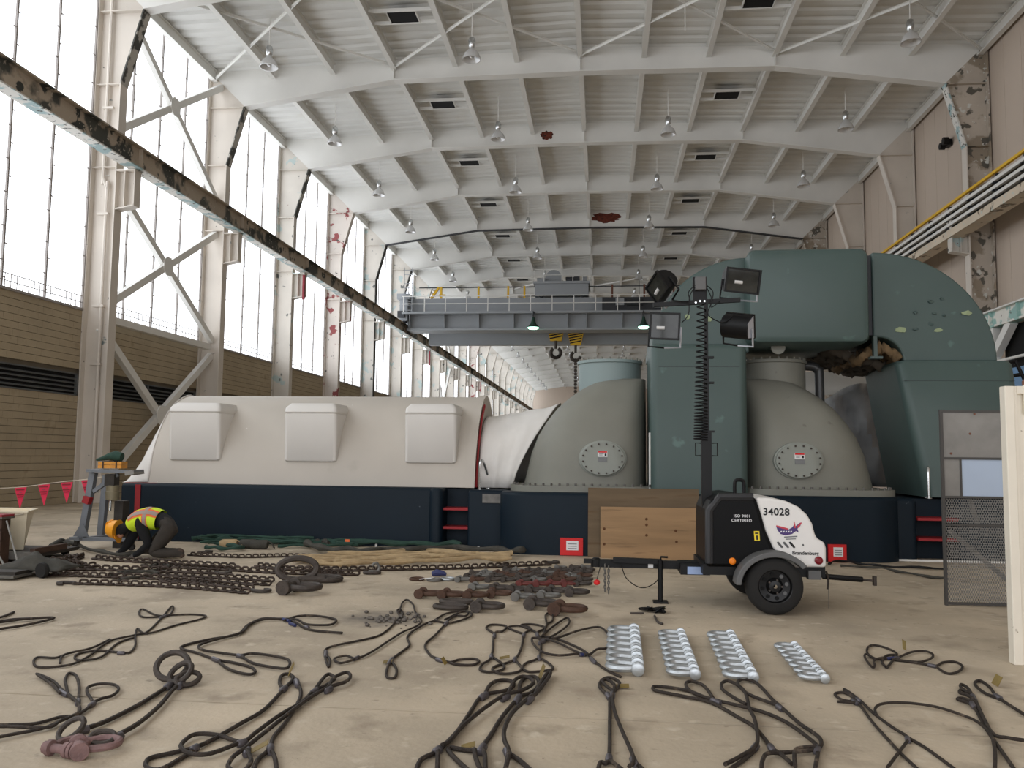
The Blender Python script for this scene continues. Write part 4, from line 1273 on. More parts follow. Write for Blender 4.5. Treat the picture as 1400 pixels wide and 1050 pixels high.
MB().tube(smooth_path([(tb.x + 0.28, 9.76, 0.40), (tb.x + 0.34, 9.74, 0.25), (tb.x + 0.50, 9.70, 0.16), (tb.x + 0.66, 9.74, 0.22), (tb.x + 0.74, 9.78, 0.36)], 6), 0.006, 6).build('loose_wire', 'black_steel', tw, smooth=True)
mb = MB()
for j, dx in enumerate((0.10, 0.14)):
    for i in range(9):
        z = 0.38 - i * 0.033 - 0.02 * j
        mb.tube([(tb.x + dx + 0.010 * math.cos(a) * (1 if i % 2 else 0.3), 9.76 + 0.010 * math.cos(a) * (0.3 if i % 2 else 1), z + 0.022 * math.sin(a)) for a in [k * math.pi / 4 for k in range(8)]], 0.0065, 5, closed=True)
mb.build('safety_chain', 'iron_grey', tw, kind='stuff')
MB().lathe([(0.012, -0.03), (0.03, -0.02), (0.035, 0.0), (0.03, 0.02), (0.012, 0.03)], 12, (tb.x + 0.01, 9.74, 0.20)).build('red_plug', 'red', tw, smooth=True)
MB().tube([(tb.x + 0.01, 9.74, 0.23), (tb.x + 0.05, 9.76, 0.38)], 0.005, 5).build('plug_wire', 'black_steel', tw)
lb = PY(941, 779, TY + 0.3)
MB().box(lb.x - 0.01, lb.x + 0.17, TY + 0.28, TY + 0.30, 0.33, 0.41).build('blue_label', 'sky_blue', tw)
MB().box(PY(930, 775, TY + 0.35).x, PY(970, 775, TY + 0.35).x, TY + 0.3, TB - 0.3, 0.32, 0.43).build('front_frame', 'black_steel', tw)
MB().box(T(1105, 788)[0], T(1122, 788)[0], TY - 0.02, TY + 0.1, T(1105, 792)[1], T(1105, 780)[1]).build('battery_box', 'fender', tw)
# rear bar and outrigger
ra, rb_ = PY(1131, 788, 9.7), PY(1195, 794, 9.7)
MB().cyl((ra.x - 0.05, 9.7, ra.z), (rb_.x - 0.12, 9.7, rb_.z + 0.01), 0.030, 10).build('outrigger_bar', 'black_steel', tw)
MB().cyl((rb_.x - 0.12, 9.7, rb_.z + 0.01), (rb_.x, 9.7, rb_.z), 0.014, 8).box(rb_.x - 0.01, rb_.x + 0.02, 9.67, 9.73, rb_.z - 0.05, rb_.z + 0.05).build('outrigger_pin', 'iron', tw)
MB().tube(smooth_path([(ra.x - 0.02, 9.66, ra.z + 0.06), (ra.x, 9.66, ra.z - 0.04), (ra.x - 0.01, 9.66, ra.z - 0.13)], 4), 0.012, 6).build('latch_rod', 'iron', tw)
MB().cyl((ra.x + 0.0, 9.66, 0.003), (ra.x, 9.66, ra.z - 0.1), 0.003, 5).build('ground_wire', 'iron_grey', tw)
# mast
MY = 9.80
mx_ = PY(966, 690, MY).x
zb1 = PY(966, 590, MY).z
zt = PY(957, 413, MY).z
MB().box(mx_ - 0.055, mx_ + 0.055, MY - 0.055, MY + 0.055, 0.40, zb1).build('mast_section', 'black_steel', tw)
MB().box(mx_ - 0.025, mx_ + 0.035, MY - 0.03, MY + 0.03, zb1, (zb1 + zt) / 2 + 0.1).build('mast_section', 'black_steel', tw)
MB().box(mx_ - 0.012, mx_ + 0.03, MY - 0.02, MY + 0.02, (zb1 + zt) / 2 + 0.1, zt + 0.03).build('mast_section', 'black_steel', tw)
for zz in (zb1, zb1 + 0.55, (zb1 + zt) / 2 + 0.1):
    MB().box(mx_ - 0.03, mx_ + 0.09, MY - 0.04, MY + 0.04, zz - 0.01, zz + 0.012).build('mast_collar', 'black_steel', tw)
MB().tube([(mx_ - 0.06, MY - 0.03, zb1 - 0.13), (mx_ - 0.12, MY - 0.03, zb1 - 0.13), (mx_ - 0.12, MY - 0.03, zb1 - 0.27), (mx_ - 0.06, MY - 0.03, zb1 - 0.27)], 0.008, 6).build('mast_handle', 'black_steel', tw)
MB().tube([(mx_ + 0.06, MY - 0.03, zb1 - 0.13), (mx_ + 0.12, MY - 0.03, zb1 - 0.13), (mx_ + 0.12, MY - 0.03, zb1 - 0.27), (mx_ + 0.06, MY - 0.03, zb1 - 0.27)], 0.008, 6).build('mast_handle', 'black_steel', tw)
coil = []
z, a = zt - 0.02, 0.0
while z > zb1 - 0.10:
    f_ = (zt - z) / (zt - zb1)
    rr_ = 0.045 + 0.03 * f_
    coil.append((mx_ - 0.045 - 0.015 * f_ + rr_ * math.cos(a), MY - 0.03 + rr_ * 0.8 * math.sin(a), z))
    a += 0.5
    z -= (0.085 - 0.055 * f_) * 0.5 / (2 * math.pi)
MB().tube(coil, 0.008, 6).build('coiled_cable', 'black_steel', tw, smooth=True)
b0, b1 = PY(893, 417, MY), PY(1012, 410, MY)
MB().bar((b0.x, MY, b0.z), (b1.x, MY, b1.z), 0.05, 0.05).build('crossbar', 'black_steel', tw)
jb = PY(957, 388, MY)
MB().box(jb.x - 0.06, jb.x + 0.06, MY - 0.07, MY + 0.02, jb.z - 0.08, jb.z + 0.07).build('junction_box', 'fender', tw, bevel=0.008)
MB().box(jb.x - 0.08, jb.x + 0.08, MY + 0.0, MY + 0.05, zt - 0.01, jb.z + 0.08).build('box_plate', 'black_steel', tw)
for (x1, y1, x2, y2, x3, y3, x4, y4) in ((950, 390, 941, 400, 942, 412, 918, 410), (950, 393, 943, 405, 941, 430, 932, 441), (966, 390, 975, 400, 972, 420, 985, 411), (966, 393, 973, 410, 968, 430, 985, 441), (985, 441, 992, 440, 998, 436, 1003, 430)):
    MB().tube(smooth_path([PY(x1, y1, MY - 0.06), PY(x2, y2, MY - 0.07), PY(x3, y3, MY - 0.07), PY(x4, y4, MY - 0.06)], 5), 0.006, 6).build('lamp_cable', 'black_steel', tw, smooth=True)
for (x, y) in ((951, 414), (957, 412), (963, 412)):
    q = PY(x, y, MY - 0.03)
    MB().lathe([(0.012, 0), (0.012, 0.02)], 6, q, (0, -1, 0)).build('clamp_bolt', 'chrome', tw)

def floodlight(px, py, yy, w, h, d, aim, roll, show_bracket, lab):
    """rectangular floodlight; aim = direction its glass faces"""
    c = PY(px, py, yy)
    f_ = Vector(aim).normalized()
    r_ = f_.cross(Vector((0, 0, 1))).normalized()
    u_ = r_.cross(f_).normalized()
    q = Matrix.Rotation(roll, 3, f_)
    r_, u_ = q @ r_, q @ u_
    g = thing('floodlight', lab, 'floodlight', c)
    def P(a, b, t): return c + r_ * a + u_ * b + f_ * t
    ring = lambda s1, s2, t: [P(-w * s1, -h * s2, t), P(w * s1, -h * s2, t), P(w * s1, h * s2, t), P(-w * s1, h * s2, t)]
    # rounded back housing
    rings = []
    for t, s2 in ((0.0, 0.5), (-d * 0.35, 0.5), (-d * 0.65, 0.44), (-d * 0.88, 0.30), (-d, 0.12)):
        rings.append(ring(0.47, s2 * 0.96, t))
    MB().loft(rings).build('housing', 'black_steel', g, smooth=True)
    fr = MB()
    for (a0, a1, b0_, b1_) in ((-.5, .5, .43, .5), (-.5, .5, -.5, -.43), (-.5, -.445, -.43, .43), (.445, .5, -.43, .43)):
        vs = [P(w * a, h * b, t) for t in (0.0, 0.03) for a, b in ((a0, b0_), (a1, b0_), (a1, b1_), (a0, b1_))]
        fr.add(vs, [(3, 2, 1, 0), (4, 5, 6, 7), (0, 1, 5, 4), (1, 2, 6, 5), (2, 3, 7, 6), (3, 0, 4, 7)])
    fr.build('glass_frame', 'black_steel', g)
    vs = [P(w * a, h * b, t) for t in (0.001, 0.012) for a, b in ((-.445, -.43), (.445, -.43), (.445, .43), (-.445, .43))]
    MB().add(vs, [(3, 2, 1, 0), (4, 5, 6, 7), (0, 1, 5, 4), (1, 2, 6, 5), (2, 3, 7, 6), (3, 0, 4, 7)]).build('glass', 'flood_glass', g)
    MB().cyl(P(0.0, -0.02, 0.004), P(0.09, -0.02, 0.004), 0.022, 8).build('arc_tube', 'lamp_glass', g)
    for s in (-1, 1):
        MB().loft([[P(s * w * 0.475, h * 0.46, -0.005), P(s * w * 0.475, -h * 0.46, -0.005), P(s * w * 0.475, -h * 0.30, -d * 0.85), P(s * w * 0.475, h * 0.30, -d * 0.85)],
                   [P(s * w * 0.49, h * 0.46, -0.005), P(s * w * 0.49, -h * 0.46, -0.005), P(s * w * 0.49, -h * 0.30, -d * 0.85), P(s * w * 0.49, h * 0.30, -d * 0.85)]]).build('side_plate', 'flood_side' if s * show_bracket > 0 else 'black_steel', g)
        MB().tube([P(s * w * 0.52, 0, -d * 0.4), P(s * w * 0.53, -h * 0.75, -d * 0.4), P(0, -h * 0.78, -d * 0.4)], 0.012, 6).build('yoke', 'flood_side' if s * show_bracket > 0 else 'black_steel', g)
    return g
floodlight(909, 446, MY - 0.08, 0.34, 0.31, 0.16, (-0.15, -1, -0.08), -0.06, -1, 'floodlight facing the floor slings under the left end of the mast crossbar')
floodlight(1015, 384, MY - 0.08, 0.40, 0.28, 0.18, (0.12, -1, -0.18), -0.09, -1, 'floodlight with bright side plate above the crossbar by the green box')
floodlight(900, 393, MY + 0.02, 0.32, 0.26, 0.18, (-0.75, -0.55, -0.30), 0.55, 1, 'tilted floodlight with round black back above the crossbar by the crane')
floodlight(1012, 445, MY + 0.04, 0.34, 0.28, 0.18, (0.55, 0.72, 0.42), 0.2, 1, 'floodlight turned away below the crossbar by the green box')

# ------------------------------------------------------------------ slings, shackles, chains on the floor
def zoom(x0, y0, s):
    return lambda pts: [(x0 + x / s, y0 + y / s) for x, y in pts]
ZA, ZB, ZC = zoom(0, 720, 3.1825), zoom(350, 720, 3.1825), zoom(560, 760, 3.62)
ZE, ZF = zoom(800, 830, 4.0), zoom(1100, 850, 4.667)
same = lambda p: p

def sling(lab, r, paths, ferr=(), tags=(), tape=(), mname='rope', conv=same):
    r *= 0.84
    first = conv(paths[0])[0]
    o = PZ(first[0], first[1], 0)
    s = thing('wire_rope_sling', lab, 'wire sling', (o.x, o.y, 0))
    for i, p in enumerate(paths):
        rnd = random.Random(hash(lab) % 1000 + i) if False else random.Random(len(lab) * 7 + i)
        base = []
        pp = conv(p)
        for j, (x, y) in enumerate(pp):
            q = PZ(x, y, r)
            base.append(Vector((q.x, q.y, r * (1.02 + (i % 3) * 0.55 + rnd.uniform(0, 0.5)))))
        MB().tube(smooth_path(base, 5), r, 7).build('rope', mname, s, smooth=True)
    for (a, b) in ferr:
        (xa, ya), (xb, yb) = conv([a, b])
        pa, pb = PZ(xa, ya, r * 1.4), PZ(xb, yb, r * 1.4)
        d = (pb - pa)
        if d.length < 0.06: d = d.normalized() * 0.06
        pb = pa + d
        MB().tube([pa, pa + d * 0.12, pa + d * 0.88, pb], [r * 1.2, r * 1.75, r * 1.75, r * 1.2], 8).build('ferrule', 'ferrule', s, smooth=True)
    for (a, b) in tape:
        (xa, ya), (xb, yb) = conv([a, b])
        MB().tube([PZ(xa, ya, r * 1.6), PZ(xb, yb, r * 1.6)], r * 1.35, 8).build('tape_wrap', 'tape_blue', s, smooth=True)
    for (cx, cy, w, h, ang) in tags:
        (x, y), = conv([(cx, cy)])
        q = PZ(x, y, 0.0)
        ax = Vector((math.cos(R(ang)), 0.35 * math.sin(R(ang)), math.sin(R(ang)) * 0.75)).normalized()
        bx = Vector((-math.sin(R(ang)) * 0.4, 0.9, 0.2)).normalized()
        vs = [q + ax * (i * h / 2) + bx * (j * w / 2) + Vector((0, 0, 0.008 + 0.5 * h * abs(ax.z) + 0.5 * w * abs(bx.z))) for i, j in ((-1, -1), (1, -1), (1, 1), (-1, 1))]
        nrm = ax.cross(bx).normalized() * 0.003
        MB().loft([vs, [v + nrm for v in vs]]).build('tag', 'tag', s)
    return s

sling('loosely coiled thin wire rope sling with crossing eyes near the chain rows', 0.011, [
    [(88, 896), (75, 900), (52, 899), (46, 905), (52, 912), (80, 912), (104, 907), (125, 895), (150, 877), (184, 869), (201, 864), (220, 846), (234, 830), (237, 832), (231, 841), (213, 841), (195, 833), (190, 838), (195, 844), (214, 844), (231, 842), (260, 840), (281, 842), (273, 847), (240, 855), (201, 867), (188, 860), (185, 870), (185, 882), (180, 890), (171, 893), (138, 890), (110, 893), (102, 899), (110, 903), (138, 899), (160, 880), (183, 872)],
    [(82, 908), (88, 896), (125, 887), (150, 875)]], ferr=[((171, 893), (164, 893)), ((228, 841), (219, 845))])
sling('bent V-shaped wire rope sling with blue taped end', 0.013, [
    [(295, 902), (314, 916), (339, 923), (349, 919), (342, 912), (317, 906), (295, 902), (270, 893), (247, 885), (283, 875), (324, 868), (338, 855), (358, 846), (380, 846), (400, 849), (422, 861), (468, 866)],
    [(328, 897), (346, 908), (377, 915), (393, 915), (395, 905), (377, 899), (346, 895), (328, 897), (302, 894), (277, 890), (273, 883), (302, 874), (330, 866), (341, 855), (361, 848), (403, 848), (419, 855), (447, 856), (458, 852), (457, 847), (432, 843), (407, 844), (388, 850)]],
    ferr=[((300, 904), (290, 900)), ((333, 898), (324, 896)), ((416, 857), (422, 858))], tape=[((386, 846), (396, 849)), ((396, 852), (404, 855))])
sling('wire rope sling with two eyes running off past the mauve shackles', 0.012, [
    [(-60, 996), (0, 992), (47, 990), (82, 981), (104, 979), (108, 968), (107, 960), (108, 940), (104, 924), (94, 921), (89, 930), (91, 940), (94, 952), (107, 960)],
    [(-60, 1024), (0, 1010), (57, 998), (85, 987), (108, 978), (126, 963), (119, 949), (121, 941), (138, 937), (157, 938), (162, 945), (154, 952), (138, 957), (126, 963)],
    [(-60, 1000), (0, 997), (63, 998), (82, 989), (106, 978), (108, 968), (100, 957), (85, 946), (72, 934), (50, 924), (69, 937), (82, 951)]],
    ferr=[((106, 963), (107, 957)), ((122, 966), (129, 961)), ((80, 944), (92, 951))])
sling('short dark sling ends lying flat by the pallet cart', 0.014, [
    [(-30, 850), (0, 845), (19, 837)], [(-30, 856), (0, 852), (41, 847), (74, 846), (38, 855), (0, 861), (-30, 866)], [(-30, 860), (10, 850), (44, 848)]])
s4 = sling('two-leg wire rope sling with heavy master ring and mauve shackles', 0.017, [
    [(107, 1000), (141, 989), (188, 965), (232, 938)], [(157, 1010), (188, 993), (217, 968), (236, 946), (248, 935)]],
    ferr=[((107, 1000), (119, 997)), ((155, 1011), (167, 1005)), ((226, 941), (234, 936)), ((244, 940), (250, 932))])
def ringtube(c, ax, bx, r, n=22):
    return MB().tube([c + ax * math.cos(2 * math.pi * i / n) + bx * math.sin(2 * math.pi * i / n) for i in range(n)], r, 8, closed=True)
c_ = PZ(235, 924, 0.03)
ringtube(c_ + Vector((0, 0, 0.07)), Vector((0.11, -0.03, -0.03)), Vector((0.02, 0.10, 0.06)), 0.022).build('master_ring', 'iron', s4, smooth=True)
c_ = PZ(252, 930, 0.03)
ringtube(c_ + Vector((-0.03, 0, 0.05)), Vector((0.07, 0, 0.01)), Vector((0.0, 0.07, 0.05)), 0.02).build('coupling_link', 'iron', s4, smooth=True)
ringtube(c_ + Vector((0.04, -0.03, 0.02)), Vector((0.06, 0.05, 0.0)), Vector((-0.02, 0.05, 0.03)), 0.018).build('coupling_link', 'iron', s4, smooth=True)
c_ = PZ(97, 1004, 0.02)
ringtube(c_ + Vector((0, 0, 0.03)), Vector((0.055, 0.03, 0.03)), Vector((-0.03, 0.05, 0.03)), 0.016).build('thimble', 'iron', s4, smooth=True)
c_ = PZ(140, 1016, 0.02)
ringtube(c_ + Vector((0, 0, 0.03)), Vector((0.06, 0.02, 0.0)), Vector((-0.02, 0.04, 0.02)), 0.016).build('thimble', 'iron', s4, smooth=True)
sling('four-part wire rope sling with wide eyes and hanging brown tags', 0.015, [
    [(388, 943), (382, 934), (386, 924), (397, 923), (400, 930), (388, 943), (361, 971), (330, 990), (292, 1011), (267, 1023), (236, 1030), (207, 1036), (199, 1044), (203, 1052), (220, 1052), (248, 1037), (267, 1025)],
    [(430, 945), (446, 925), (455, 926), (457, 931), (444, 940), (430, 945), (413, 962), (381, 981), (350, 1004), (330, 1017), (298, 1007), (267, 1007), (250, 1017), (248, 1026), (261, 1034), (289, 1033), (330, 1017)],
    [(449, 943), (457, 929), (473, 923), (479, 927), (473, 935), (449, 943), (425, 956), (397, 978), (369, 1000), (336, 1027), (318, 1040), (312, 1055), (330, 1060), (343, 1045), (337, 1030)],
    [(400, 925), (407, 934), (411, 952), (394, 984), (374, 1009), (369, 1025), (352, 1040), (345, 1058)], [(369, 1025), (376, 1040), (378, 1056)]],
    ferr=[((384, 945), (391, 940)), ((426, 948), (434, 943)), ((445, 946), (453, 941)), ((407, 938), (405, 930)), ((324, 1018), (334, 1015)), ((262, 1026), (270, 1021)), ((336, 1032), (339, 1024)), ((369, 1029), (370, 1020))],
    tags=[(398, 925, 0.05, 0.09, 75), (353, 1032, 0.05, 0.11, 35)])
sling('thin wire rope sling with a raised loop over the grey rubble', 0.011, [
    [(546, 841), (543, 835), (547, 833), (551, 839), (546, 845), (538, 854), (520, 868), (491, 876), (460, 883), (446, 887), (444, 896), (449, 912), (451, 902), (446, 896)],
    [(546, 838), (550, 825), (557, 821), (565, 828), (568, 838), (576, 849), (570, 857), (551, 865), (532, 877), (507, 893), (487, 901), (473, 898), (460, 900), (457, 904), (465, 908), (479, 905), (487, 901)]],
    ferr=[((446, 890), (445, 898)), ((491, 898), (483, 902))])
sling('wire rope sling with a yellow tagged eye hanging below the rubble', 0.012, [
    [(592, 850), (611, 839), (639, 836), (645, 841), (637, 846), (614, 852), (592, 850), (570, 860), (557, 871), (560, 882), (551, 890), (534, 904), (528, 921), (531, 927), (540, 926), (542, 915), (535, 905)]],
    ferr=[((537, 900), (531, 908))], tags=[(530, 908, 0.05, 0.07, 10)])
sling('curved wire rope sling with a flat eye beside the figure-eight slings', 0.012, [
    [(610, 852), (596, 868), (583, 879), (582, 887), (590, 897), (601, 902), (615, 906), (629, 902), (648, 901), (655, 905), (646, 909), (626, 909), (615, 906)],
    [(610, 852), (622, 843), (636, 843), (640, 838), (630, 838), (608, 848)]],
    ferr=[((596, 901), (606, 904)), ((612, 850), (608, 855))], tags=[(607, 910, 0.04, 0.06, -60)])
F8 = [([(420, 385), (380, 360), (400, 342), (450, 342), (480, 352), (460, 375), (420, 385), (405, 500), (360, 540), (350, 565), (400, 578), (455, 565), (468, 545), (430, 515), (405, 500)], 'figure-eight wire rope sling with a tag across its lower eye', ((421, 390), (418, 402)), ((406, 490), (405, 505)), [(470, 515, 0.04, 0.08, 15)]),
      ([(565, 388), (490, 358), (520, 348), (580, 352), (600, 368), (565, 388), (555, 450), (520, 515), (430, 545), (410, 565), (450, 585), (520, 582), (555, 560), (520, 515)], 'figure-eight wire rope sling between two others alike', ((568, 385), (562, 400)), ((524, 505), (517, 520)), []),
      ([(630, 385), (600, 365), (550, 345), (600, 338), (660, 350), (665, 362), (630, 385), (650, 430), (640, 505), (580, 530), (560, 555), (590, 575), (670, 572), (710, 560), (690, 535), (640, 505)], 'figure-eight wire rope sling tucked under the tangled sling', ((630, 385), (636, 400)), ((641, 495), (640, 512)), [])]
for p, lab, fa, fb, tg in F8:
    sling(lab, 0.012, [p], ferr=[fa, fb], tags=tg, conv=ZC)
sling('tangled wire rope sling with a wide loop reaching the first silver shackles', 0.012, [
    [(680, 340), (672, 300), (685, 285), (708, 295), (705, 325), (680, 340), (660, 400)],
    [(640, 415), (700, 360), (770, 312), (790, 320), (780, 350), (720, 395), (650, 430)],
    [(700, 415), (740, 412), (830, 380), (920, 360), (960, 370), (990, 410), (1000, 445), (970, 465), (930, 470), (890, 495), (850, 490), (740, 500), (660, 485), (620, 455), (605, 425), (620, 415), (720, 432), (820, 480), (850, 492)],
    [(660, 400), (720, 410), (800, 440), (870, 475), (910, 520), (980, 570), (1045, 600)]],
    ferr=[((650, 420), (690, 415)), ((640, 435), (670, 420)), ((840, 490), (870, 488)), ((895, 505), (920, 530))], tape=[((845, 490), (875, 486))], conv=ZC)
sling('thick four-leg wire rope sling with a yellow tag at its gathered eyes', 0.016, [
    [(370, 695), (400, 640), (450, 617), (500, 620), (515, 640), (480, 670), (390, 685), (350, 700), (290, 790), (230, 880), (140, 965), (60, 1010), (35, 1055), (30, 1080)], [(140, 965), (140, 1010), (138, 1070)],
    [(490, 690), (520, 630), (560, 610), (600, 620), (610, 645), (560, 680), (470, 705), (370, 770), (260, 860), (200, 930), (160, 955)],
    [(545, 700), (545, 640), (575, 603), (625, 605), (640, 640), (600, 680), (545, 700), (460, 800), (400, 890), (360, 950), (350, 970), (260, 960), (200, 950), (195, 970), (250, 1030), (300, 1075)], [(360, 965), (372, 1000), (375, 1070)],
    [(620, 700), (650, 640), (690, 585), (695, 600), (670, 640), (620, 700), (590, 715), (510, 790), (470, 870), (470, 930), (490, 985), (475, 1070)], [(490, 985), (540, 1010), (600, 1065)], [(320, 970), (330, 1020), (350, 1070)]],
    ferr=[((385, 685), (350, 705)), ((490, 692), (455, 712)), ((545, 695), (525, 725)), ((610, 695), (580, 725)), ((150, 955), (125, 975)), ((370, 940), (345, 975)), ((478, 960), (492, 990))],
    tags=[(655, 612, 0.05, 0.10, 75), (290, 962, 0.05, 0.08, 20)], conv=ZC)
sling('double wire rope sling with brown tag below the first silver shackle row', 0.014, [
    [(130, 490), (80, 440), (95, 400), (140, 390), (185, 410), (180, 440), (140, 490), (135, 600), (130, 835), (85, 855), (72, 890)], [(130, 835), (150, 860), (200, 895)],
    [(155, 475), (110, 440), (95, 415), (120, 408), (160, 440), (150, 500), (160, 580), (200, 690), (265, 845), (240, 890)], [(265, 845), (315, 890)]],
    ferr=[((120, 475), (135, 500)), ((150, 470), (146, 500)), ((131, 815), (130, 845)), ((258, 825), (275, 865))], tags=[(205, 445, 0.05, 0.09, 5)], conv=ZE)
sling('large tangled wire rope sling with four eyes below the middle silver shackles', 0.014, [
    [(700, 515), (560, 460), (400, 438), (370, 447), (400, 465), (550, 495), (690, 525), (850, 610), (930, 660), (1010, 760), (1030, 790)],
    [(700, 505), (650, 440), (590, 412), (555, 420), (555, 445), (600, 480), (700, 512), (880, 560), (1000, 590), (1120, 650), (1250, 750), (1262, 775)],
    [(880, 545), (800, 500), (750, 460), (750, 425), (790, 418), (850, 450), (880, 490), (900, 570), (930, 640), (940, 765), (850, 830), (765, 880)], [(935, 780), (870, 835), (790, 890)],
    [(1060, 550), (900, 490), (850, 450), (835, 415), (870, 403), (940, 425), (1020, 510), (1070, 555), (1170, 640), (1280, 720), (1270, 785), (1100, 805), (1000, 812), (970, 850), (965, 900)],
    [(1265, 780), (1160, 790), (1145, 830), (1150, 890)], [(1275, 785), (1268, 830), (1258, 890)], [(1020, 780), (1080, 820), (1130, 870)]],
    ferr=[((690, 508), (740, 526)), ((1050, 540), (1080, 562)), ((940, 755), (915, 785)), ((1010, 760), (1030, 790)), ((1275, 765), (1262, 795))], conv=ZE)
sling('small coiled wire rope sling with an upright yellow tag by the white door', 0.011, [
    [(560, 235), (460, 238), (400, 200), (410, 160), (460, 152), (540, 175), (590, 210), (560, 240), (700, 262), (830, 285), (880, 262), (950, 255), (1000, 275), (1005, 300), (970, 325), (910, 330), (850, 295)],
    [(580, 240), (680, 200), (760, 192), (815, 210), (810, 240), (740, 262), (650, 255), (560, 245)],
    [(450, 250), (395, 215), (385, 240), (430, 300), (448, 290), (445, 255), (500, 240)], [(520, 292), (495, 260), (520, 218), (582, 215), (562, 250), (525, 295)]],
    ferr=[((785, 275), (840, 287)), ((570, 235), (600, 230))], tape=[((530, 235), (575, 230))], tags=[(637, 185, 0.04, 0.08, 85)], conv=ZF)
sling('wire rope sling with a wide thin loop beyond its double eye', 0.011, [
    [(320, 515), (240, 500), (195, 470), (205, 455), (260, 458), (330, 505), (430, 640), (530, 750), (620, 850), (730, 950)],
    [(340, 505), (255, 445), (270, 448), (360, 515), (440, 590), (560, 680), (650, 735), (660, 760), (610, 830), (530, 940)],
    [(460, 610), (450, 570), (480, 540), (570, 527), (700, 535), (850, 560), (1000, 605), (1100, 650), (1200, 735)], [(650, 735), (780, 810), (960, 945)], [(210, 520), (300, 525), (330, 525)]],
    ferr=[((300, 500), (335, 525)), ((330, 490), (360, 515)), ((655, 740), (662, 765))], conv=ZF)
sling('bundle of wire rope eyes gathered in front of the white door', 0.013, [
    [(1080, 530), (1010, 510), (975, 495), (1000, 488), (1060, 510), (1080, 540), (1150, 670), (1210, 760), (1270, 850), (1340, 945)],
    [(1075, 485), (1040, 430), (1000, 410), (1000, 430), (1050, 465), (1085, 500), (1130, 600), (1190, 720), (1215, 830), (1215, 945)],
    [(1040, 470), (1000, 445), (990, 470), (1030, 480), (1090, 520), (1140, 620), (1205, 730), (1300, 760), (1420, 778)]],
    ferr=[((1065, 520), (1085, 550)), ((1070, 470), (1090, 510))], conv=ZF)
sling('single wire rope eye with square yellow tag by the white door', 0.013, [
    [(1240, 490), (1150, 460), (1095, 415), (1090, 385), (1125, 380), (1180, 420), (1215, 470), (1240, 490), (1330, 550), (1440, 620)]],
    ferr=[((1210, 468), (1255, 492))], tags=[(1230, 415, 0.06, 0.08, 60)], conv=ZF)

# ------------------------------------------------------------------ shackles
def make_shackle(m, sgn=1, name='shackle'):
    br = .135 if m == 'silver' else .105
    s = thing(name, 'x', 'shackle')
    bow = [(0, -.33), (.20, -.35), (.45, -.41), (.70, -.42), (.92, -.30), (1.03, -.10), (1.03, .10), (.92, .30), (.70, .42), (.45, .41), (.20, .35), (0, .33)]
    MB().tube(smooth_path([(sgn * a, b, .24) for a, b in bow], 2), br, 8).build('bow', m, s, smooth=True)
    e1 = MB().lathe([(.15, 0), (.24, .03), (.24, .17), (.15, .20)], 12, (0, -.43, .24), (0, 1, 0)).build('ear', m, s, smooth=True)
    e2 = MB().lathe([(.15, 0), (.24, .03), (.24, .17), (.15, .20)], 12, (0, .23, .24), (0, 1, 0)).build('ear', m, s, smooth=True)
    MB().lathe([(.24, -.56), (.255, -.54), (.255, -.46), (.14, -.45), (.14, .44), (.19, .45), (.19, .53)] if m != 'silver' else [(.20, -.54), (.235, -.52), (.235, -.45), (.125, -.44), (.125, .44), (.19, .45), (.19, .53)], 12, (0, 0, .24), (0, 1, 0)).build('pin', m, s, smooth=True)
    return s
protos, used = {}, {}
def shackle(m, loc, rz, scale, lab, group, sgn=1):
    key = (m, sgn)
    if key not in protos:
        protos[key] = make_shackle(m, sgn)
        o = protos[key]
        o.location, o.rotation_euler, o.scale = loc, (0, 0, rz), (scale,) * 3
    else:
        o = dup(protos[key], loc, (0, 0, rz), None, scale)
    tag(o, lab, 'shackle', group)
    return o
rows = [((867, 861), (872, 914), 7, 'galvanised shackle in the row by the tangled sling'),
        ((931, 865), (950, 919), 8, 'galvanised shackle in the upright row beside the row by the tangled sling'),
        ((999, 867), (1029, 923), 8, 'galvanised shackle in the slightly slanted row below the trailer wheel'),
        ((1087, 881), (1127, 924), 7, 'galvanised shackle in the most slanted row behind the trailer')]
for (a, b, n, lab) in rows:
    A, B_ = PZ(a[0], a[1], 0.05), PZ(b[0], b[1], 0.05)
    d = (B_ - A); d.z = 0
    step = d.length / (n - 0.6)
    u = d.normalized()
    th = math.atan2(u.x, -u.y)
    for i in range(n):
        p = A + u * (step * (i + 0.1))
        shackle('silver', (p.x, p.y, 0.0), th, step * 0.93, lab, 'galvanised shackles in ' + lab[len('galvanised shackle in '):], -1)
rnd = random.Random(21)
big = [(762, 830, .235, 'rusty', 'largest rusty bow shackle with a round pin head facing out'), (726, 823, .22, 'iron', 'large dark shackle between two rusty ones at the array edge'), (654, 827, .21, 'iron', 'large dark shackle beside the two oval links')]
for x, y, s, m, lab in big:
    s *= 1.18
    p = PZ(x, y, s * .24)
    shackle(m, (p.x, p.y, 0), R(rnd.uniform(-14, 2)), s, lab, None)
for x, y, s, m in ((576, 810, .185, 'rusty'), (608, 811, .185, 'rusty'), (640, 812, .18, 'rusty'), (672, 810, .18, 'rusty')):
    s *= 1.18
    p = PZ(x, y, s * .24)
    shackle(m, (p.x, p.y, 0), R(rnd.uniform(-12, 4)), s, 'rusty brown shackle in the short front row by the oval links', 'rusty shackles in the short front row')
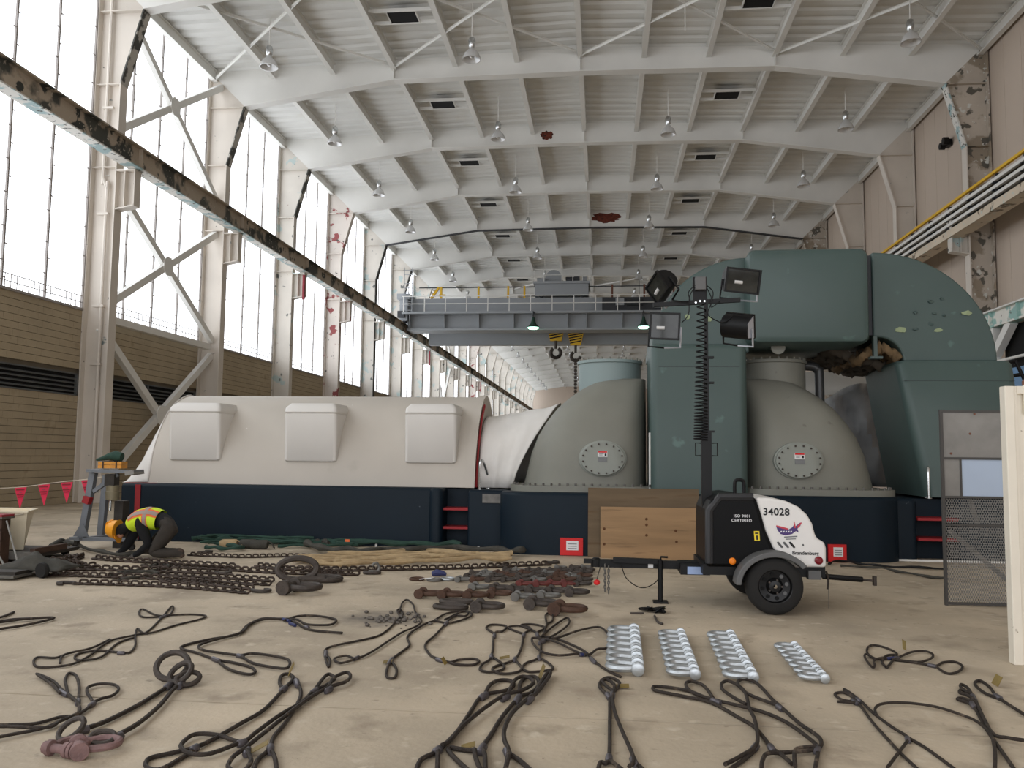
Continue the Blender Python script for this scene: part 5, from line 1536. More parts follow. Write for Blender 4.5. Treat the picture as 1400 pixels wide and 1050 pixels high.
for x, y, s, m in ((706, 814, .17, 'iron_grey'), (740, 813, .17, 'iron_grey'), (648, 801, .16, 'iron_grey'), (676, 802, .16, 'iron'), (700, 804, .17, 'iron'), (724, 806, .17, 'iron'), (752, 806, .17, 'iron'), (778, 808, .18, 'iron')):
    s *= 1.18
    p = PZ(x, y, s * .24)
    shackle(m, (p.x, p.y, 0), R(rnd.uniform(-12, 4)), s, 'dark weathered shackle in the middle rows of the shackle array', 'weathered shackles in the middle rows')
for (y, x0, x1, n, s) in ((797.5, 712, 790, 5, .15), (791.5, 626, 794, 9, .14), (786.5, 640, 794, 10, .135), (782, 645, 796, 10, .13), (778.5, 690, 798, 8, .125), (775, 762, 798, 3, .12)):
    for i in range(n):
        x = x0 + (x1 - x0) * i / (n - 1) + rnd.uniform(-1.5, 1.5)
        p = PZ(x, y + rnd.uniform(-.6, .6), s * .24)
        s_ = s * 1.1
        red = abs(y - 797.5) < .1 and i < 4
        m = 'iron_red' if red else rnd.choice(('iron', 'iron', 'iron_grey', 'rusty'))
        if red: shackle(m, (p.x, p.y, 0), R(rnd.uniform(-10, 5)), s_, 'faded red painted shackle within the dark shackle array', 'red shackles in the array')
        else: shackle(m, (p.x, p.y, 0), R(rnd.uniform(-15, 10)), s_, 'small dark shackle in the rear rows of the shackle array', 'small shackles in the rear rows')
for (x, y, lab) in ((124, 1025, 'long faded mauve shackle at the end of the two-leg sling'), (90, 1024, 'squat faded mauve shackle at the end of the two-leg sling')):
    p = PZ(x, y, 0.02)
    if x == 124: shackle('mauve', (p.x - 0.05, p.y - 0.03, 0), R(35), .19, lab, None)
    else: shackle('mauve', (p.x, p.y - 0.06, 0), R(80), .17, lab, None)
p = PZ(397, 801, .08)
shackle('iron', (p.x, p.y, 0), R(-8), .34, 'huge dark shackle lying flat by the chain ends', None)
g = thing('shackle', 'huge dark shackle standing on edge behind the flat one', 'shackle', (p.x - 0.1, p.y + 0.2, 0))
c_ = PZ(394, 800, 0) + Vector((0.02, 0.24, 0.165))
ringtube(c_, Vector((0.24, 0.03, 0)), Vector((0.0, 0.05, 0.125)), 0.04, 26).build('bow', 'iron', g, smooth=True)
MB().cyl(c_ + Vector((0.1, -0.05, -0.115)), c_ + Vector((0.36, 0.0, -0.115)), 0.045, 12).build('pin', 'iron', g, smooth=True)
c_ = PZ(444, 791, 0.035)
t_ = ringtube(Vector((c_.x, c_.y, 0.036)), Vector((0.20, 0, 0)), Vector((0, 0.15, 0)), 0.036, 28).build('lifting_ring', 'iron', smooth=True, origin=(c_.x, c_.y, 0))
tag(t_, 'large plain dark lifting ring lying behind the huge shackle', 'ring')
for i, (x, y, lab) in enumerate(((616, 830, 'nearer plain oval steel link by the large dark shackle'), (624, 823, 'farther plain oval steel link by the large dark shackle'))):
    c_ = PZ(x, y, 0.02)
    t_ = ringtube(Vector((c_.x, c_.y, 0.026)), Vector((0.17, -0.01, 0)), Vector((0.01, 0.085, 0)), 0.024, 28).build('oval_link', 'iron', smooth=True, origin=(c_.x, c_.y, 0))
    tag(t_, lab, 'link')
for x, y, m, lab in ((570, 791, 'rusty', 'small rusty ring at the corner of the shackle array'), (594, 792, 'iron_grey', 'small grey ring with a white tag by the shackle array'), (612, 791, 'silver', 'small bright ring at the end of the shackle array')):
    c_ = PZ(x, y, 0.02)
    t_ = ringtube(Vector((c_.x, c_.y, 0.018)), Vector((0.085, 0, 0)), Vector((0, 0.085, 0)), 0.017, 20).build('ring', m, smooth=True, origin=(c_.x, c_.y, 0))
    tag(t_, lab, 'ring')
c_ = PZ(584, 794, 0.01)
t_ = MB().add([(c_.x - .09, c_.y - .06, .03), (c_.x + .06, c_.y - .02, .045), (c_.x + .09, c_.y + .03, .05), (c_.x - .06, c_.y - .02, .035), (c_.x - .09, c_.y - .06, .034), (c_.x + .06, c_.y - .02, .049), (c_.x + .09, c_.y + .03, .054), (c_.x - .06, c_.y - .02, .039)], [(3, 2, 1, 0), (4, 5, 6, 7), (0, 1, 5, 4), (1, 2, 6, 5), (2, 3, 7, 6), (3, 0, 4, 7)]).build('paper_tag', 'paper', origin=(c_.x, c_.y, 0))
tag(t_, 'white paper tag lying on the small grey ring', 'tag')
c_ = PZ(600, 786, 0.02)
t_ = MB().tube([(c_.x - .09, c_.y, .03), (c_.x - .03, c_.y, .05), (c_.x + .05, c_.y, .045), (c_.x + .1, c_.y, .03)], [.03, .045, .035, .02], 8).build('blue_rag', 'tape_blue', smooth=True, origin=(c_.x, c_.y, 0))
tag(t_, 'small dark blue rag beside the rings', 'rag')

# ------------------------------------------------------------------ chains
def chain(lab, pts, pitch, r, hooks=(), group=None):
    P_ = smooth_path([Vector((PZ(x, y, r).x, PZ(x, y, r).y, 0)) for x, y in pts], 6)
    L = [0]
    for a, b in zip(P_, P_[1:]): L.append(L[-1] + (b - a).length)
    t_ = thing('chain', lab, 'chain', (P_[0].x, P_[0].y, 0), group)
    pitch *= 0.86
    r *= 1.18
    mb = MB()
    s, i, j = pitch / 2, 0, 0
    while s < L[-1]:
        while L[i + 1] < s: i += 1
        f_ = (s - L[i]) / (L[i + 1] - L[i])
        c = P_[i].lerp(P_[i + 1], f_)
        d = (P_[i + 1] - P_[i]).normalized()
        n_ = Vector((-d.y, d.x, 0))
        side = n_ if j % 2 == 0 else Vector((0, 0, 1))
        c = c + Vector((0, 0, r * (1.1 if j % 2 == 0 else 2.7)))
        hl, hw = pitch * 0.74, r * 1.8
        loop = [c + d * (hl * a) + side * (hw * b) for a, b in ((-.55, -1), (.55, -1), (1, -.45), (1, .45), (.55, 1), (-.55, 1), (-1, .45), (-1, -.45))]
        mb.tube(loop, r, 5, closed=True)
        s += pitch
        j += 1
    mb.build('chain_links', 'chain', t_, smooth=True, kind='stuff')
    for (x, y, ang) in hooks:
        q = PZ(x, y, 0)
        k = 0.11
        hp_ = [(-.8, .5), (-.3, .1), (.3, 0), (.9, .15), (1.1, .6), (.8, 1.0), (.3, .95)]
        ca, sa = math.cos(R(ang)), math.sin(R(ang))
        MB().tube(smooth_path([(q.x + k * (a * ca - b * sa), q.y + k * (a * sa + b * ca), 0.024) for a, b in hp_], 3), 0.022, 7).build('hook', 'iron', t_, smooth=True)
    return t_
chain('front rusty chain with iron hooks at both ends', [(104, 798), (180, 800), (260, 804), (338, 811)], 0.075, 0.012, ((97, 799, 180), (352, 811, 0)))
chain('rusty chain lying second from the front chain', [(60, 786), (150, 789), (250, 793), (372, 800)], 0.07, 0.012)
chain('doubled rusty chain running beside the huge shackle', [(215, 786), (300, 790), (372, 795)], 0.07, 0.012)
chain('heavy rusty chain running from the pallet cart', [(66, 778), (130, 779), (205, 781), (300, 784)], 0.08, 0.014, ((300, 786, 0),))
chain('rusty chain in front of the kneeling person', [(128, 764), (165, 767), (235, 771), (320, 776)], 0.075, 0.013)
chain('long rusty chain running past the rolled dark straps', [(195, 773), (290, 778), (390, 784), (492, 786)], 0.075, 0.013, ((506, 786, 10),))
chain('thin straight chain stretched in front of the rolled straps', [(258, 759), (330, 762), (400, 761), (475, 764)], 0.06, 0.010, ((280, 757, 40),))
chain('dark chain ending beyond the tan slings', [(380, 778), (440, 780), (530, 779), (633, 777), (700, 774), (750, 772)], 0.07, 0.012, ((752, 771, 0), (690, 776, 60)))
chain('short chain between the huge shackle and tan slings', [(350, 774), (410, 780), (480, 785)], 0.07, 0.012)
chain('rusty chain lying behind the front chain', [(220, 794), (270, 797), (345, 806)], 0.07, 0.012)
# dark heap of chain by the pallet cart
rnd = random.Random(5)
for i in range(6):
    x, y = 66 + rnd.uniform(0, 40), 765 + rnd.uniform(-4, 8)
    chain('dark heaped chain beside the pallet cart', [(x, y), (x + rnd.uniform(10, 18), y + rnd.uniform(-4, 4)), (x + rnd.uniform(20, 34), y + rnd.uniform(-3, 5))], 0.07, 0.013, (), 'heaped chains by the pallet cart')
# loose white-metal hook
c_ = PZ(511, 783, 0.0)
t_ = MB().tube(smooth_path([(c_.x - .07, c_.y, .02), (c_.x + .05, c_.y, .02), (c_.x + .07, c_.y + .02, .08), (c_.x + .02, c_.y + .02, .13), (c_.x - .03, c_.y + .02, .09)], 3), .02, 7).build('lifting_hook', 'iron_grey', smooth=True, origin=(c_.x, c_.y, 0))
tag(t_, 'pale grey hook standing at the end of the long chain', 'hook')

# ------------------------------------------------------------------ fabric slings and ropes
def strap(lab, pts, r, m, flat=0.55, cat='sling', zl=0.0, group=None, name='round_sling'):
    base = []
    rnd = random.Random(len(lab) + int(pts[0][0]))
    for x, y in pts:
        q = PZ(x, y, r * flat)
        lim = (14.66 if q.x < -1.75 else 13.9) - r - .02 if q.x < 4.3 else 14.2
        base.append(Vector((q.x, min(q.y + rnd.uniform(-.03, .03), lim), r * 1.03 + zl + rnd.uniform(0, r * .6))))
    fine = smooth_path(base, 8)
    ph = rnd.uniform(0, 6)
    rad = []
    for i, p in enumerate(fine):
        lim = (14.66 if p.x < -1.75 else 13.9) - r - .02 if p.x < 4.3 else 14.2
        p.y = min(p.y + r * 0.9 * math.sin(i * 0.55 + ph) + r * 0.5 * math.sin(i * 1.3 + ph * 2), lim)
        p.z += r * 0.25 * (1 + math.sin(i * 0.8 + ph))
        rad.append(r * (0.85 + 0.22 * math.sin(i * 0.9 + ph * 3)))
    t_ = MB().tube(fine, rad, 8).build(name, m, smooth=True, origin=(base[0].x, base[0].y, 0))
    return tag(t_, lab, cat, group)
strap('green sling heaped against the navy base beside the person', [(272, 738), (300, 739), (340, 737), (380, 740), (420, 738), (450, 741), (488, 741)], 0.05, 'sling_green')
strap('thin green sling looping along the navy base', [(280, 742), (330, 743), (370, 745), (410, 742), (450, 744), (488, 747), (420, 748), (380, 749)], 0.028, 'sling_green')
strap('green sling crossing the rolled dark straps', [(285, 745), (310, 748), (330, 752), (300, 753), (282, 750)], 0.035, 'sling_green')
strap('long dark green sling beside the tan slings', [(470, 739), (490, 743), (540, 746), (590, 747), (630, 749)], 0.055, 'sling_green')
strap('short green sling end folded back near its orange tag', [(457, 741), (468, 737), (480, 738), (474, 742)], 0.045, 'sling_green')
strap('twisted dark grey sling lying along the tan slings', [(420, 745), (424, 750), (450, 756), (490, 758), (530, 756), (580, 754), (640, 753), (690, 757), (718, 756)], 0.055, 'sling_dark')
strap('folded dark sling on the end of the twisted one', [(428, 744), (445, 743), (448, 747)], 0.045, 'sling_dark')
for i, (p, lab) in enumerate((([(410, 768), (450, 762), (520, 760), (600, 759), (700, 761)], 'rear tan fabric sling lying by the twisted dark sling'),
                              ([(415, 771), (460, 769), (530, 766), (610, 765), (698, 763)], 'middle tan fabric sling among three alike'),
                              ([(425, 774), (480, 775), (560, 772), (640, 768), (700, 766)], 'front tan fabric sling nearest the dark chain'),
                              ([(400, 770), (408, 767), (420, 770), (450, 772), (470, 771)], 'crumpled tan sling end with a white wrapped tip'))):
    strap(lab, p, 0.040, 'sling_tan')
rnd2 = random.Random(12)
for i in range(7):
    x0, y0 = rnd2.uniform(400, 470), rnd2.uniform(759, 774)
    strap('thin tan fabric sling strand in the tan sling pile', [(x0, y0), (x0 + 60, y0 - rnd2.uniform(-1, 3)), (x0 + 130, y0 - rnd2.uniform(0, 5)), (min(x0 + rnd2.uniform(170, 250), 705), 765 - rnd2.uniform(0, 5))], 0.026, 'sling_tan', zl=0.03, group='thin strands in the tan sling pile')
for i in range(7):
    x0, y0 = rnd2.uniform(272, 330), rnd2.uniform(739, 749)
    strap('thin green sling strand in the pile by the navy base', [(x0, y0), (x0 + 40, y0 + rnd2.uniform(-3, 3)), (x0 + 90, y0 + rnd2.uniform(-3, 4)), (x0 + rnd2.uniform(120, 170), y0 + rnd2.uniform(-2, 4))], 0.022, 'sling_green', zl=0.02 + 0.015 * i, group='thin strands in the green sling pile')
for i, (x, y, lab) in enumerate(((312, 750, 'rolled pale grey strap end among the dark rolls'), (338, 750, 'dark rolled strap in front of the green slings'), (354, 751, 'second dark rolled strap beside the pale strap end'))):
    c_ = PZ(x, y, 0)
    g = thing('rolled_strap', lab, 'strap', (c_.x, c_.y, 0))
    mm = 'sling_tan' if i == 0 else 'sling_dark'
    MB().tube([(c_.x - .14, c_.y, .075), (c_.x - .10, c_.y, .078), (c_.x + .10, c_.y + .02, .08), (c_.x + .14, c_.y + .02, .075)], [.055, .075, .078, .06], 12).build('roll', mm, g, smooth=True)
    MB().tube([(c_.x + .11, c_.y + .02, .15), (c_.x + .2, c_.y + .04, .10), (c_.x + .26, c_.y + .0, .03)], .03, 8, flat=.4).build('loose_end', mm, g, smooth=True)
c_ = PZ(476, 743, 0.05)
t_ = MB().box(c_.x - .03, c_.x + .05, c_.y - .09, c_.y - .075, .05, .13).build('orange_tag', 'vest_orange', origin=(c_.x, c_.y, 0.05))
tag(t_, 'small orange tag on the dark green sling', 'tag')
for (pts, r, lab) in (([(70, 748), (90, 744), (130, 757), (175, 760), (220, 756)], .035, 'grey rope lying under the grey steel stand'), ([(64, 752), (78, 745), (90, 742), (95, 747)], .04, 'dark rope end by the white bin'), ([(160, 795), (195, 790), (215, 786), (190, 784), (170, 786)], .022, 'looped brown rope lying across the chains'), ([(150, 788), (180, 783), (200, 778), (222, 772), (228, 778), (205, 783)], .022, 'grey rope eye in front of the kneeling person')):
    strap(lab, pts, r, 'sling_dark', cat='rope', name='rope')
# power cable along the base at the right
strap('black cable running from the trailer along the navy base', [(1133, 772), (1150, 768), (1180, 773), (1220, 776), (1290, 779)], 0.02, 'black_steel', cat='cable', name='power_cable')
strap('thin brown hose on the floor behind the gate', [(1150, 776), (1200, 778), (1240, 785), (1290, 792)], 0.02, 'sling_dark', cat='hose', name='hose')

# black ratchet strap clump
c_ = PZ(893, 838, 0)
g = thing('ratchet_strap', 'small crumpled black strap lying beside the trailer jack', 'strap', (c_.x, c_.y, 0))
rnd = random.Random(3)
for i in range(5):
    base = [Vector((c_.x + rnd.uniform(-.14, .14), c_.y + rnd.uniform(-.08, .1), rnd.uniform(.012, .05))) for _ in range(5)]
    MB().tube(smooth_path(base, 4), .014, 6, flat=.5).build('webbing', 'black_steel', g, smooth=True)
a_, b_ = PZ(895, 842, .01), PZ(906, 853, .01)
MB().tube(smooth_path([a_, PZ(899, 850, .01), b_], 4), .012, 6).build('webbing', 'iron', g, smooth=True)
MB().tube([PZ(862, 838, .012), PZ(880, 838, .02)], .01, 6).build('hook', 'iron', g, smooth=True)
# rubble
mb = MB()
rnd = random.Random(8)
for i in range(70):
    x, y = rnd.gauss(540, 22), rnd.gauss(847, 5)
    q = PZ(x, y, 0)
    s = rnd.uniform(.008, .032)
    mb.lathe([(s * .5, 0), (s, s * .4), (s * .6, s * .9)], 5, (q.x, q.y, 0.0))
t_ = mb.build('rubble', 'rubble', kind='stuff', origin=(0, 0, 0))
tag(t_, 'grey broken concrete rubble under the raised rope loop', 'rubble')

# ------------------------------------------------------------------ kneeling person
def W(x, y, yy, zmin=0.0):
    q = PY(x, y, yy)
    return Vector((q.x, yy, max(q.z, zmin)))
YN, YF, YM = 12.22, 12.52, 12.37
J = {}
J['pelvis'] = (W(235, 716, YM), .150)
J['waist'] = (W(222, 709, YM), .140)
J['chest'] = (W(200, 708, YM), .155)
J['upper'] = (W(188, 712, YM), .140)
J['neck'] = (W(176, 719, YM), .065)
J['head'] = (W(165, 725, YM), .095)
J['crown'] = (W(158, 724, YM), .085)
J['nose'] = (W(165, 736, YM), .022)
E_ = [('pelvis', 'waist'), ('waist', 'chest'), ('chest', 'upper'), ('upper', 'neck'), ('neck', 'head'), ('head', 'crown'), ('head', 'nose')]
for s, yy, el, ha in (('n', YN, (204, 744), (184, 761)), ('f', YF, (173, 746), (163, 764))):
    J['sh' + s] = (W(191, 716, yy), .095)
    J['el' + s] = (W(el[0], el[1], yy - .02), .072)
    J['wr' + s] = (W(ha[0] + 3, ha[1] - 3, yy, .07), .045)
    J['ha' + s] = (W(ha[0] - 1, ha[1], yy, .045), .040)
    E_ += [('upper', 'sh' + s), ('sh' + s, 'el' + s), ('el' + s, 'wr' + s), ('wr' + s, 'ha' + s)]
    for k in range(4):
        b = J['ha' + s][0]
        f1 = b + Vector((-.045, (k - 1.5) * .022, -.008)); f2 = b + Vector((-.085 + .008 * abs(k - 1), (k - 1.5) * .024, -.022))
        J['f%d1%s' % (k, s)] = (f1, .011); J['f%d2%s' % (k, s)] = (f2, .009)
        E_ += [('ha' + s, 'f%d1%s' % (k, s)), ('f%d1%s' % (k, s), 'f%d2%s' % (k, s))]
    J['th' + s] = (J['ha' + s][0] + Vector((-.03, -.05, .0)), .011)
    E_ += [('ha' + s, 'th' + s)]
for s, yy in (('n', YN + .02), ('f', YF - .02)):
    dx = 0 if s == 'n' else 6
    J['hi' + s] = (W(233, 722, yy), .135)
    J['kn' + s] = (W(208 - dx, 757, yy, .095), .092)
    J['ca' + s] = (W(226 - dx, 756, yy, .085), .080)
    J['an' + s] = (W(246 - dx, 756, yy, .06), .050)
    J['hl' + s] = (W(250 - dx, 750, yy, .12), .045)
    J['to' + s] = (W(251 - dx, 762, yy, .035), .035)
    E_ += [('pelvis', 'hi' + s), ('hi' + s, 'kn' + s), ('kn' + s, 'ca' + s), ('ca' + s, 'an' + s), ('an' + s, 'hl' + s), ('an' + s, 'to' + s)]
names = list(J)
idx = {n: i for i, n in enumerate(names)}
me = bpy.data.meshes.new('person_cage')
po = J['kn' + 'n'][0].copy(); po.z = 0
me.from_pydata([tuple(J[n][0] - po) for n in names], [(idx[a], idx[b]) for a, b in E_], [])
tmp = bpy.data.objects.new('person_cage', me)
COL.objects.link(tmp)
sk = tmp.modifiers.new('skin', 'SKIN')
sk.use_smooth_shade = True
for i, n in enumerate(names):
    r = J[n][1]
    me.skin_vertices[0].data[i].radius = (r, r)
    me.skin_vertices[0].data[i].use_root = (n == 'pelvis')
tmp.modifiers.new('sub', 'SUBSURF').levels = 2
dg = bpy.context.evaluated_depsgraph_get()
bm = bpy.data.meshes.new_from_object(tmp.evaluated_get(dg))
bpy.data.objects.remove(tmp, do_unlink=True)
bm.name = 'person'
bm.materials.clear()
for m in ('jacket', 'trousers', 'glove', 'skin', 'boot'):
    bm.materials.append(M[m])
def seg_d(p, a, b):
    ab = b - a
    t = max(0, min(1, (p - a).dot(ab) / max(ab.length_squared, 1e-9)))
    return (p - (a + ab * t)).length
def zone(a, b):
    k = (a[:2], b[:2])
    if a.startswith('f') and a[1].isdigit() or b.startswith('f') and b[1:2].isdigit() or a.startswith('ha') or b.startswith('ha') or b.startswith('th'): return 2
    if b == 'nose': return 3
    if b[:2] in ('hl', 'to'): return 4
    if b[:2] in ('hi', 'kn', 'ca', 'an'): return 1
    return 0
for poly in bm.polygons:
    c = poly.center + po
    best = min(((seg_d(c, J[a][0], J[b][0]) / (J[a][1] + J[b][1]), zone(a, b)) for a, b in E_))
    poly.material_index = best[1]
    poly.use_smooth = True
person = bpy.data.objects.new('person', bm)
COL.objects.link(person)
person.location = po
ORG[person.name] = tuple(po)
tag(person, 'person kneeling bent over chains in yellow vest and orange hard hat', 'person')
# vest around the torso
def torso_ring(p, axis, ry, rz, n=20):
    ax = axis.normalized()
    up = Vector((0, 1, 0)).cross(ax).normalized()
    if up.z < 0: up = -up
    return [p + Vector((0, ry * math.cos(2 * math.pi * i / n), 0)) + up * (rz * math.sin(2 * math.pi * i / n)) for i in range(n)]
vp = [(W(220, 711, YM), .185, .150), (W(212, 709, YM), .20, .165), (W(202, 709, YM), .205, .172), (W(193, 711, YM), .205, .165), (W(185, 715, YM), .19, .140), (W(180, 718, YM), .15, .110)]
rings = []
for i, (p, ry, rz) in enumerate(vp):
    ax = vp[min(i + 1, 5)][0] - vp[max(i - 1, 0)][0]
    rings.append(torso_ring(p, ax, ry, rz))
vest = MB().loft(rings, False, False).build('safety_vest', 'vest', person, smooth=True)
def band(i0, t0, t1, grow, m, name):
    rr_ = []
    for t in (t0, t1):
        j = min(int(t), 4); f_ = t - j
        p = vp[j][0].lerp(vp[j + 1][0], f_); ry = vp[j][1] * (1 - f_) + vp[j + 1][1] * f_; rz = vp[j][2] * (1 - f_) + vp[j + 1][2] * f_
        rr_.append(torso_ring(p, vp[j + 1][0] - vp[j][0], ry + grow, rz + grow))
    MB().loft(rr_, False, False).build(name, m, vest, smooth=True)
band(0, 1.25, 1.95, .004, 'vest_orange', 'orange_trim')
band(0, 1.38, 1.82, .007, 'vest_silver', 'reflective_stripe')
n = 20
for i0, i1, m, gname, gr in ((10.2, 12.6, 'vest_orange', 'orange_trim', .005), (10.8, 12.0, 'vest_silver', 'reflective_stripe', .008)):
    def pt(k, ang, gr=gr):
        p, ry, rz = vp[k]
        ax = (vp[min(k + 1, 5)][0] - vp[max(k - 1, 0)][0]).normalized()
        up = Vector((0, 1, 0)).cross(ax).normalized()
        if up.z < 0: up = -up
        q = 2 * math.pi * ang / 20 - math.pi * 0.35
        return p + Vector((0, (ry + gr) * math.cos(q), 0)) + up * ((rz + gr) * math.sin(q))
    MB().loft([[pt(k, a) for a in (i0, (i0 + i1) / 2, i1)] for k in range(5)], False, False, closed=False).build(gname, m, vest, smooth=True)
# hard hat: crown points forward-left, peak downwards
hc = W(161, 724, YM)
ax = Vector((-1, 0, 0.12)).normalized()
hat = MB().lathe([(.150, 0.0), (.138, .012), (.136, .05), (.122, .11), (.092, .155), (.045, .18), (.004, .186)], 24, hc, ax).build('hard_hat', 'hat', person, smooth=True)
pk = []
for i in range(9):
    a = R(-50 + 100 * i / 8)
    pk.append((math.sin(a), math.cos(a)))
dn = Vector((0.12, 0, -1)).normalized(); sd = Vector((0, 1, 0))
r1 = [hc + ax * .012 + dn * (.13 * c) + sd * (.13 * s) for s, c in pk]
r2 = [hc + ax * .000 + dn * (.13 * c + .075 * c) + sd * (.12 * s) for s, c in pk]
MB().loft([r1 + [p - ax * .012 for p in r1[::-1]], r2 + [p - ax * .010 for p in r2[::-1]]]).build('peak', 'hat', hat, smooth=True)
for q in range(3):
    a = R(60 + 30 * q)
    MB().tube(smooth_path([hc + ax * (.135 * math.sin(R(t)) + .05) + (Vector((0, math.cos(a), 0)) + dn * -math.sin(a)) * (.137 * math.cos(R(t))) for t in (5, 30, 60, 85)], 3), .008, 5).build('ridge', 'hat', hat, smooth=True)

# ------------------------------------------------------------------ grey steel stand with hoist, castors
SY = 13.25
sd_ = thing('steel_stand', 'grey steel A-frame stand on castors holding a hoist behind the person', 'stand', (W(140, 740, SY).x, SY, 0))
def Wp(x, y, yy=SY): return W(x, y, yy)
MB().bar(Wp(128, 646), Wp(112, 735), 0.10, 0.10, (0, 1, 0)).build('leg', 'stand', sd_)
MB().bar(Wp(146, 650, SY + .7), Wp(138, 732, SY + .7), 0.10, 0.10, (0, 1, 0)).build('leg', 'stand', sd_)
MB().bar(Wp(125, 643), Wp(190, 645), 0.30, 0.045).build('top_plate', 'stand', sd_)
MB().bar(Wp(178, 647), Wp(190, 645), 0.32, 0.07).build('top_cap', 'gate', sd_)
zb_ = Wp(97, 736).z
MB().bar(Vector((Wp(97, 736).x, SY, zb_)), Vector((Wp(186, 736).x, SY, zb_)), 0.12, 0.05).build('base_beam', 'stand', sd_)
MB().bar(Vector((Wp(110, 736).x, SY - 0.1, zb_)), Vector((Wp(140, 736).x, SY + 0.9, zb_)), 0.10, 0.05).build('cross_beam', 'stand', sd_)
gx, gz = Wp(112, 733).x, Wp(112, 733).z
MB().prism_y([(Wp(103, 733).x, gz), (Wp(124, 733).x, gz), (Wp(117, 716).x, Wp(117, 716).z), (Wp(113, 716).x, Wp(113, 716).z)], SY - .06, SY - .045).build('gusset', 'stand', sd_)
MB().bar(Wp(128, 672), Wp(162, 648), 0.06, 0.06, (0, 1, 0)).build('knee_brace', 'stand', sd_)
MB().bar(Wp(121, 679, SY - .06), Wp(118, 688, SY - .06), 0.11, 0.11, (0, 1, 0)).build('red_band', 'red_tape', sd_)
for (x, yy) in ((105, SY), (180, SY), (135, SY + .8)):
    cx = Wp(x, 742).x
    MB().cyl((cx, yy - .025, .055), (cx, yy + .025, .055), .055, 14).build('castor', 'rubber', sd_, smooth=True)
    MB().box(cx - .03, cx + .03, yy - .035, yy + .035, .07, zb_ - .02).build('castor_fork', 'cart', sd_)
hz = thing('chain_hoist', 'tan barrel hoist hanging under the grey stand', 'hoist', (Wp(153, 690).x, SY, Wp(153, 690).z))
MB().lathe([(.06, Wp(153, 684).z), (.10, Wp(153, 683).z), (.11, Wp(153, 672).z), (.10, Wp(153, 671).z), (.105, Wp(153, 664).z), (.07, Wp(153, 663).z)], 16, (Wp(153, 690).x, SY, 0)).build('body', 'tan_metal', hz, smooth=True)
MB().box(Wp(147, 650).x, Wp(160, 650).x, SY - .08, SY + .08, Wp(150, 664).z, Wp(150, 648).z).build('bracket', 'cart', hz)
MB().cyl((Wp(151, 684).x, SY, Wp(151, 698).z), (Wp(151, 684).x, SY, Wp(151, 684).z), .02, 8).build('rod', 'chrome', hz)
mm_ = Wp(150, 700)
t_ = MB().box(Wp(144, 700).x, Wp(156, 700).x, SY + .25, SY + .45, 0.0, Wp(150, 686).z).build('steel_post', 'cart', origin=(mm_.x, SY + .3, 0))
tag(t_, 'dark steel post standing behind the hoist', 'post')
ob_ = thing('timber_block', 'orange timber blocks strapped on top of the stand', 'timber', (Wp(154, 640).x, SY, Wp(154, 640).z))
for i in range(2):
    z0 = Wp(150, 641).z + 0.012 + i * .055
    MB().box(Wp(138, 640).x, Wp(170, 640).x, SY - .09, SY + .09, z0, z0 + .05).build('plank', 'orange_wood', ob_)
MB().box(Wp(144, 640).x, Wp(146, 640).x, SY - .095, SY + .095, Wp(150, 641).z + .01, Wp(150, 641).z + .125).build('band', 'crate', ob_)
MB().box(Wp(162, 640).x, Wp(164, 640).x, SY - .095, SY + .095, Wp(150, 641).z + .01, Wp(150, 641).z + .125).build('band', 'crate', ob_)
dr = thing('power_drill', 'dark green power tool lying on the orange timber', 'tool', (Wp(155, 630).x, SY, Wp(150, 641).z + .122))
zt_ = Wp(150, 641).z + .122
MB().tube([(Wp(132, 633).x, SY, zt_ + .02), (Wp(142, 630).x, SY, zt_ + .05), (Wp(150, 626).x, SY, zt_ + .08), (Wp(158, 622).x, SY, zt_ + .09), (Wp(167, 624).x, SY, zt_ + .07)], [.02, .04, .06, .085, .07], 10).build('body', 'sling_green', dr, smooth=True)
MB().cyl((Wp(158, 626).x, SY, zt_ + .0), (Wp(160, 622).x, SY, zt_ + .06), .04, 8).build('handle', 'black_steel', dr)

# ------------------------------------------------------------------ pennant line
pl = thing('pennant_line', 'string of pink-red warning pennants across the block wall', 'pennant line', (-11.5, 17.0, 0.9))
pts = [W(-40, 674, 17), W(0, 668, 17), W(28, 666, 17), W(60, 662, 17), W(91, 658, 17), W(122, 655, 17), W(150, 650, 17)]
MB().tube(smooth_path(pts, 4), .008, 5).build('string', 'string', pl)
for (x, y, b) in ((-12, 671, 702), (28, 667, 696), (60, 663, 692), (91, 660, 688), (119, 657, 685)):
    a, c, tip = W(x - 8, y, 17), W(x + 8.5, y - 1, 17), W(x - 1 if x < 50 else x, b, 17)
    vs = [a, c, tip]
    p_ = MB().loft([vs, [v + Vector((0, .006, 0)) for v in vs]]).build('pennant', 'pennant', pl)
    for (dy, wd, hh) in ((2.6, 5.6, 1.9), (6.6, 1.6, .8), (9.4, 4.6, 2.0), (12.6, 3.8, 1.6)):
        q0, q1 = W(x - wd - .3, y + dy, 16.99), W(x + wd - .3, y + dy - .4, 16.99)
        MB().bar(q0, q1, .004, hh * .0145).build('print_line', 'mauve' if hh < 1 else 'brown_shell', p_)
for x, yy, lab in ((-14.2, 17.0, 'plain post holding the far end of the pennant string'),):
    t_ = MB().cyl((x, yy, 0), (x, yy, 1.0), .03, 8).build('rope_post', 'cart', origin=(x, yy, 0)); tag(t_, lab, 'post')

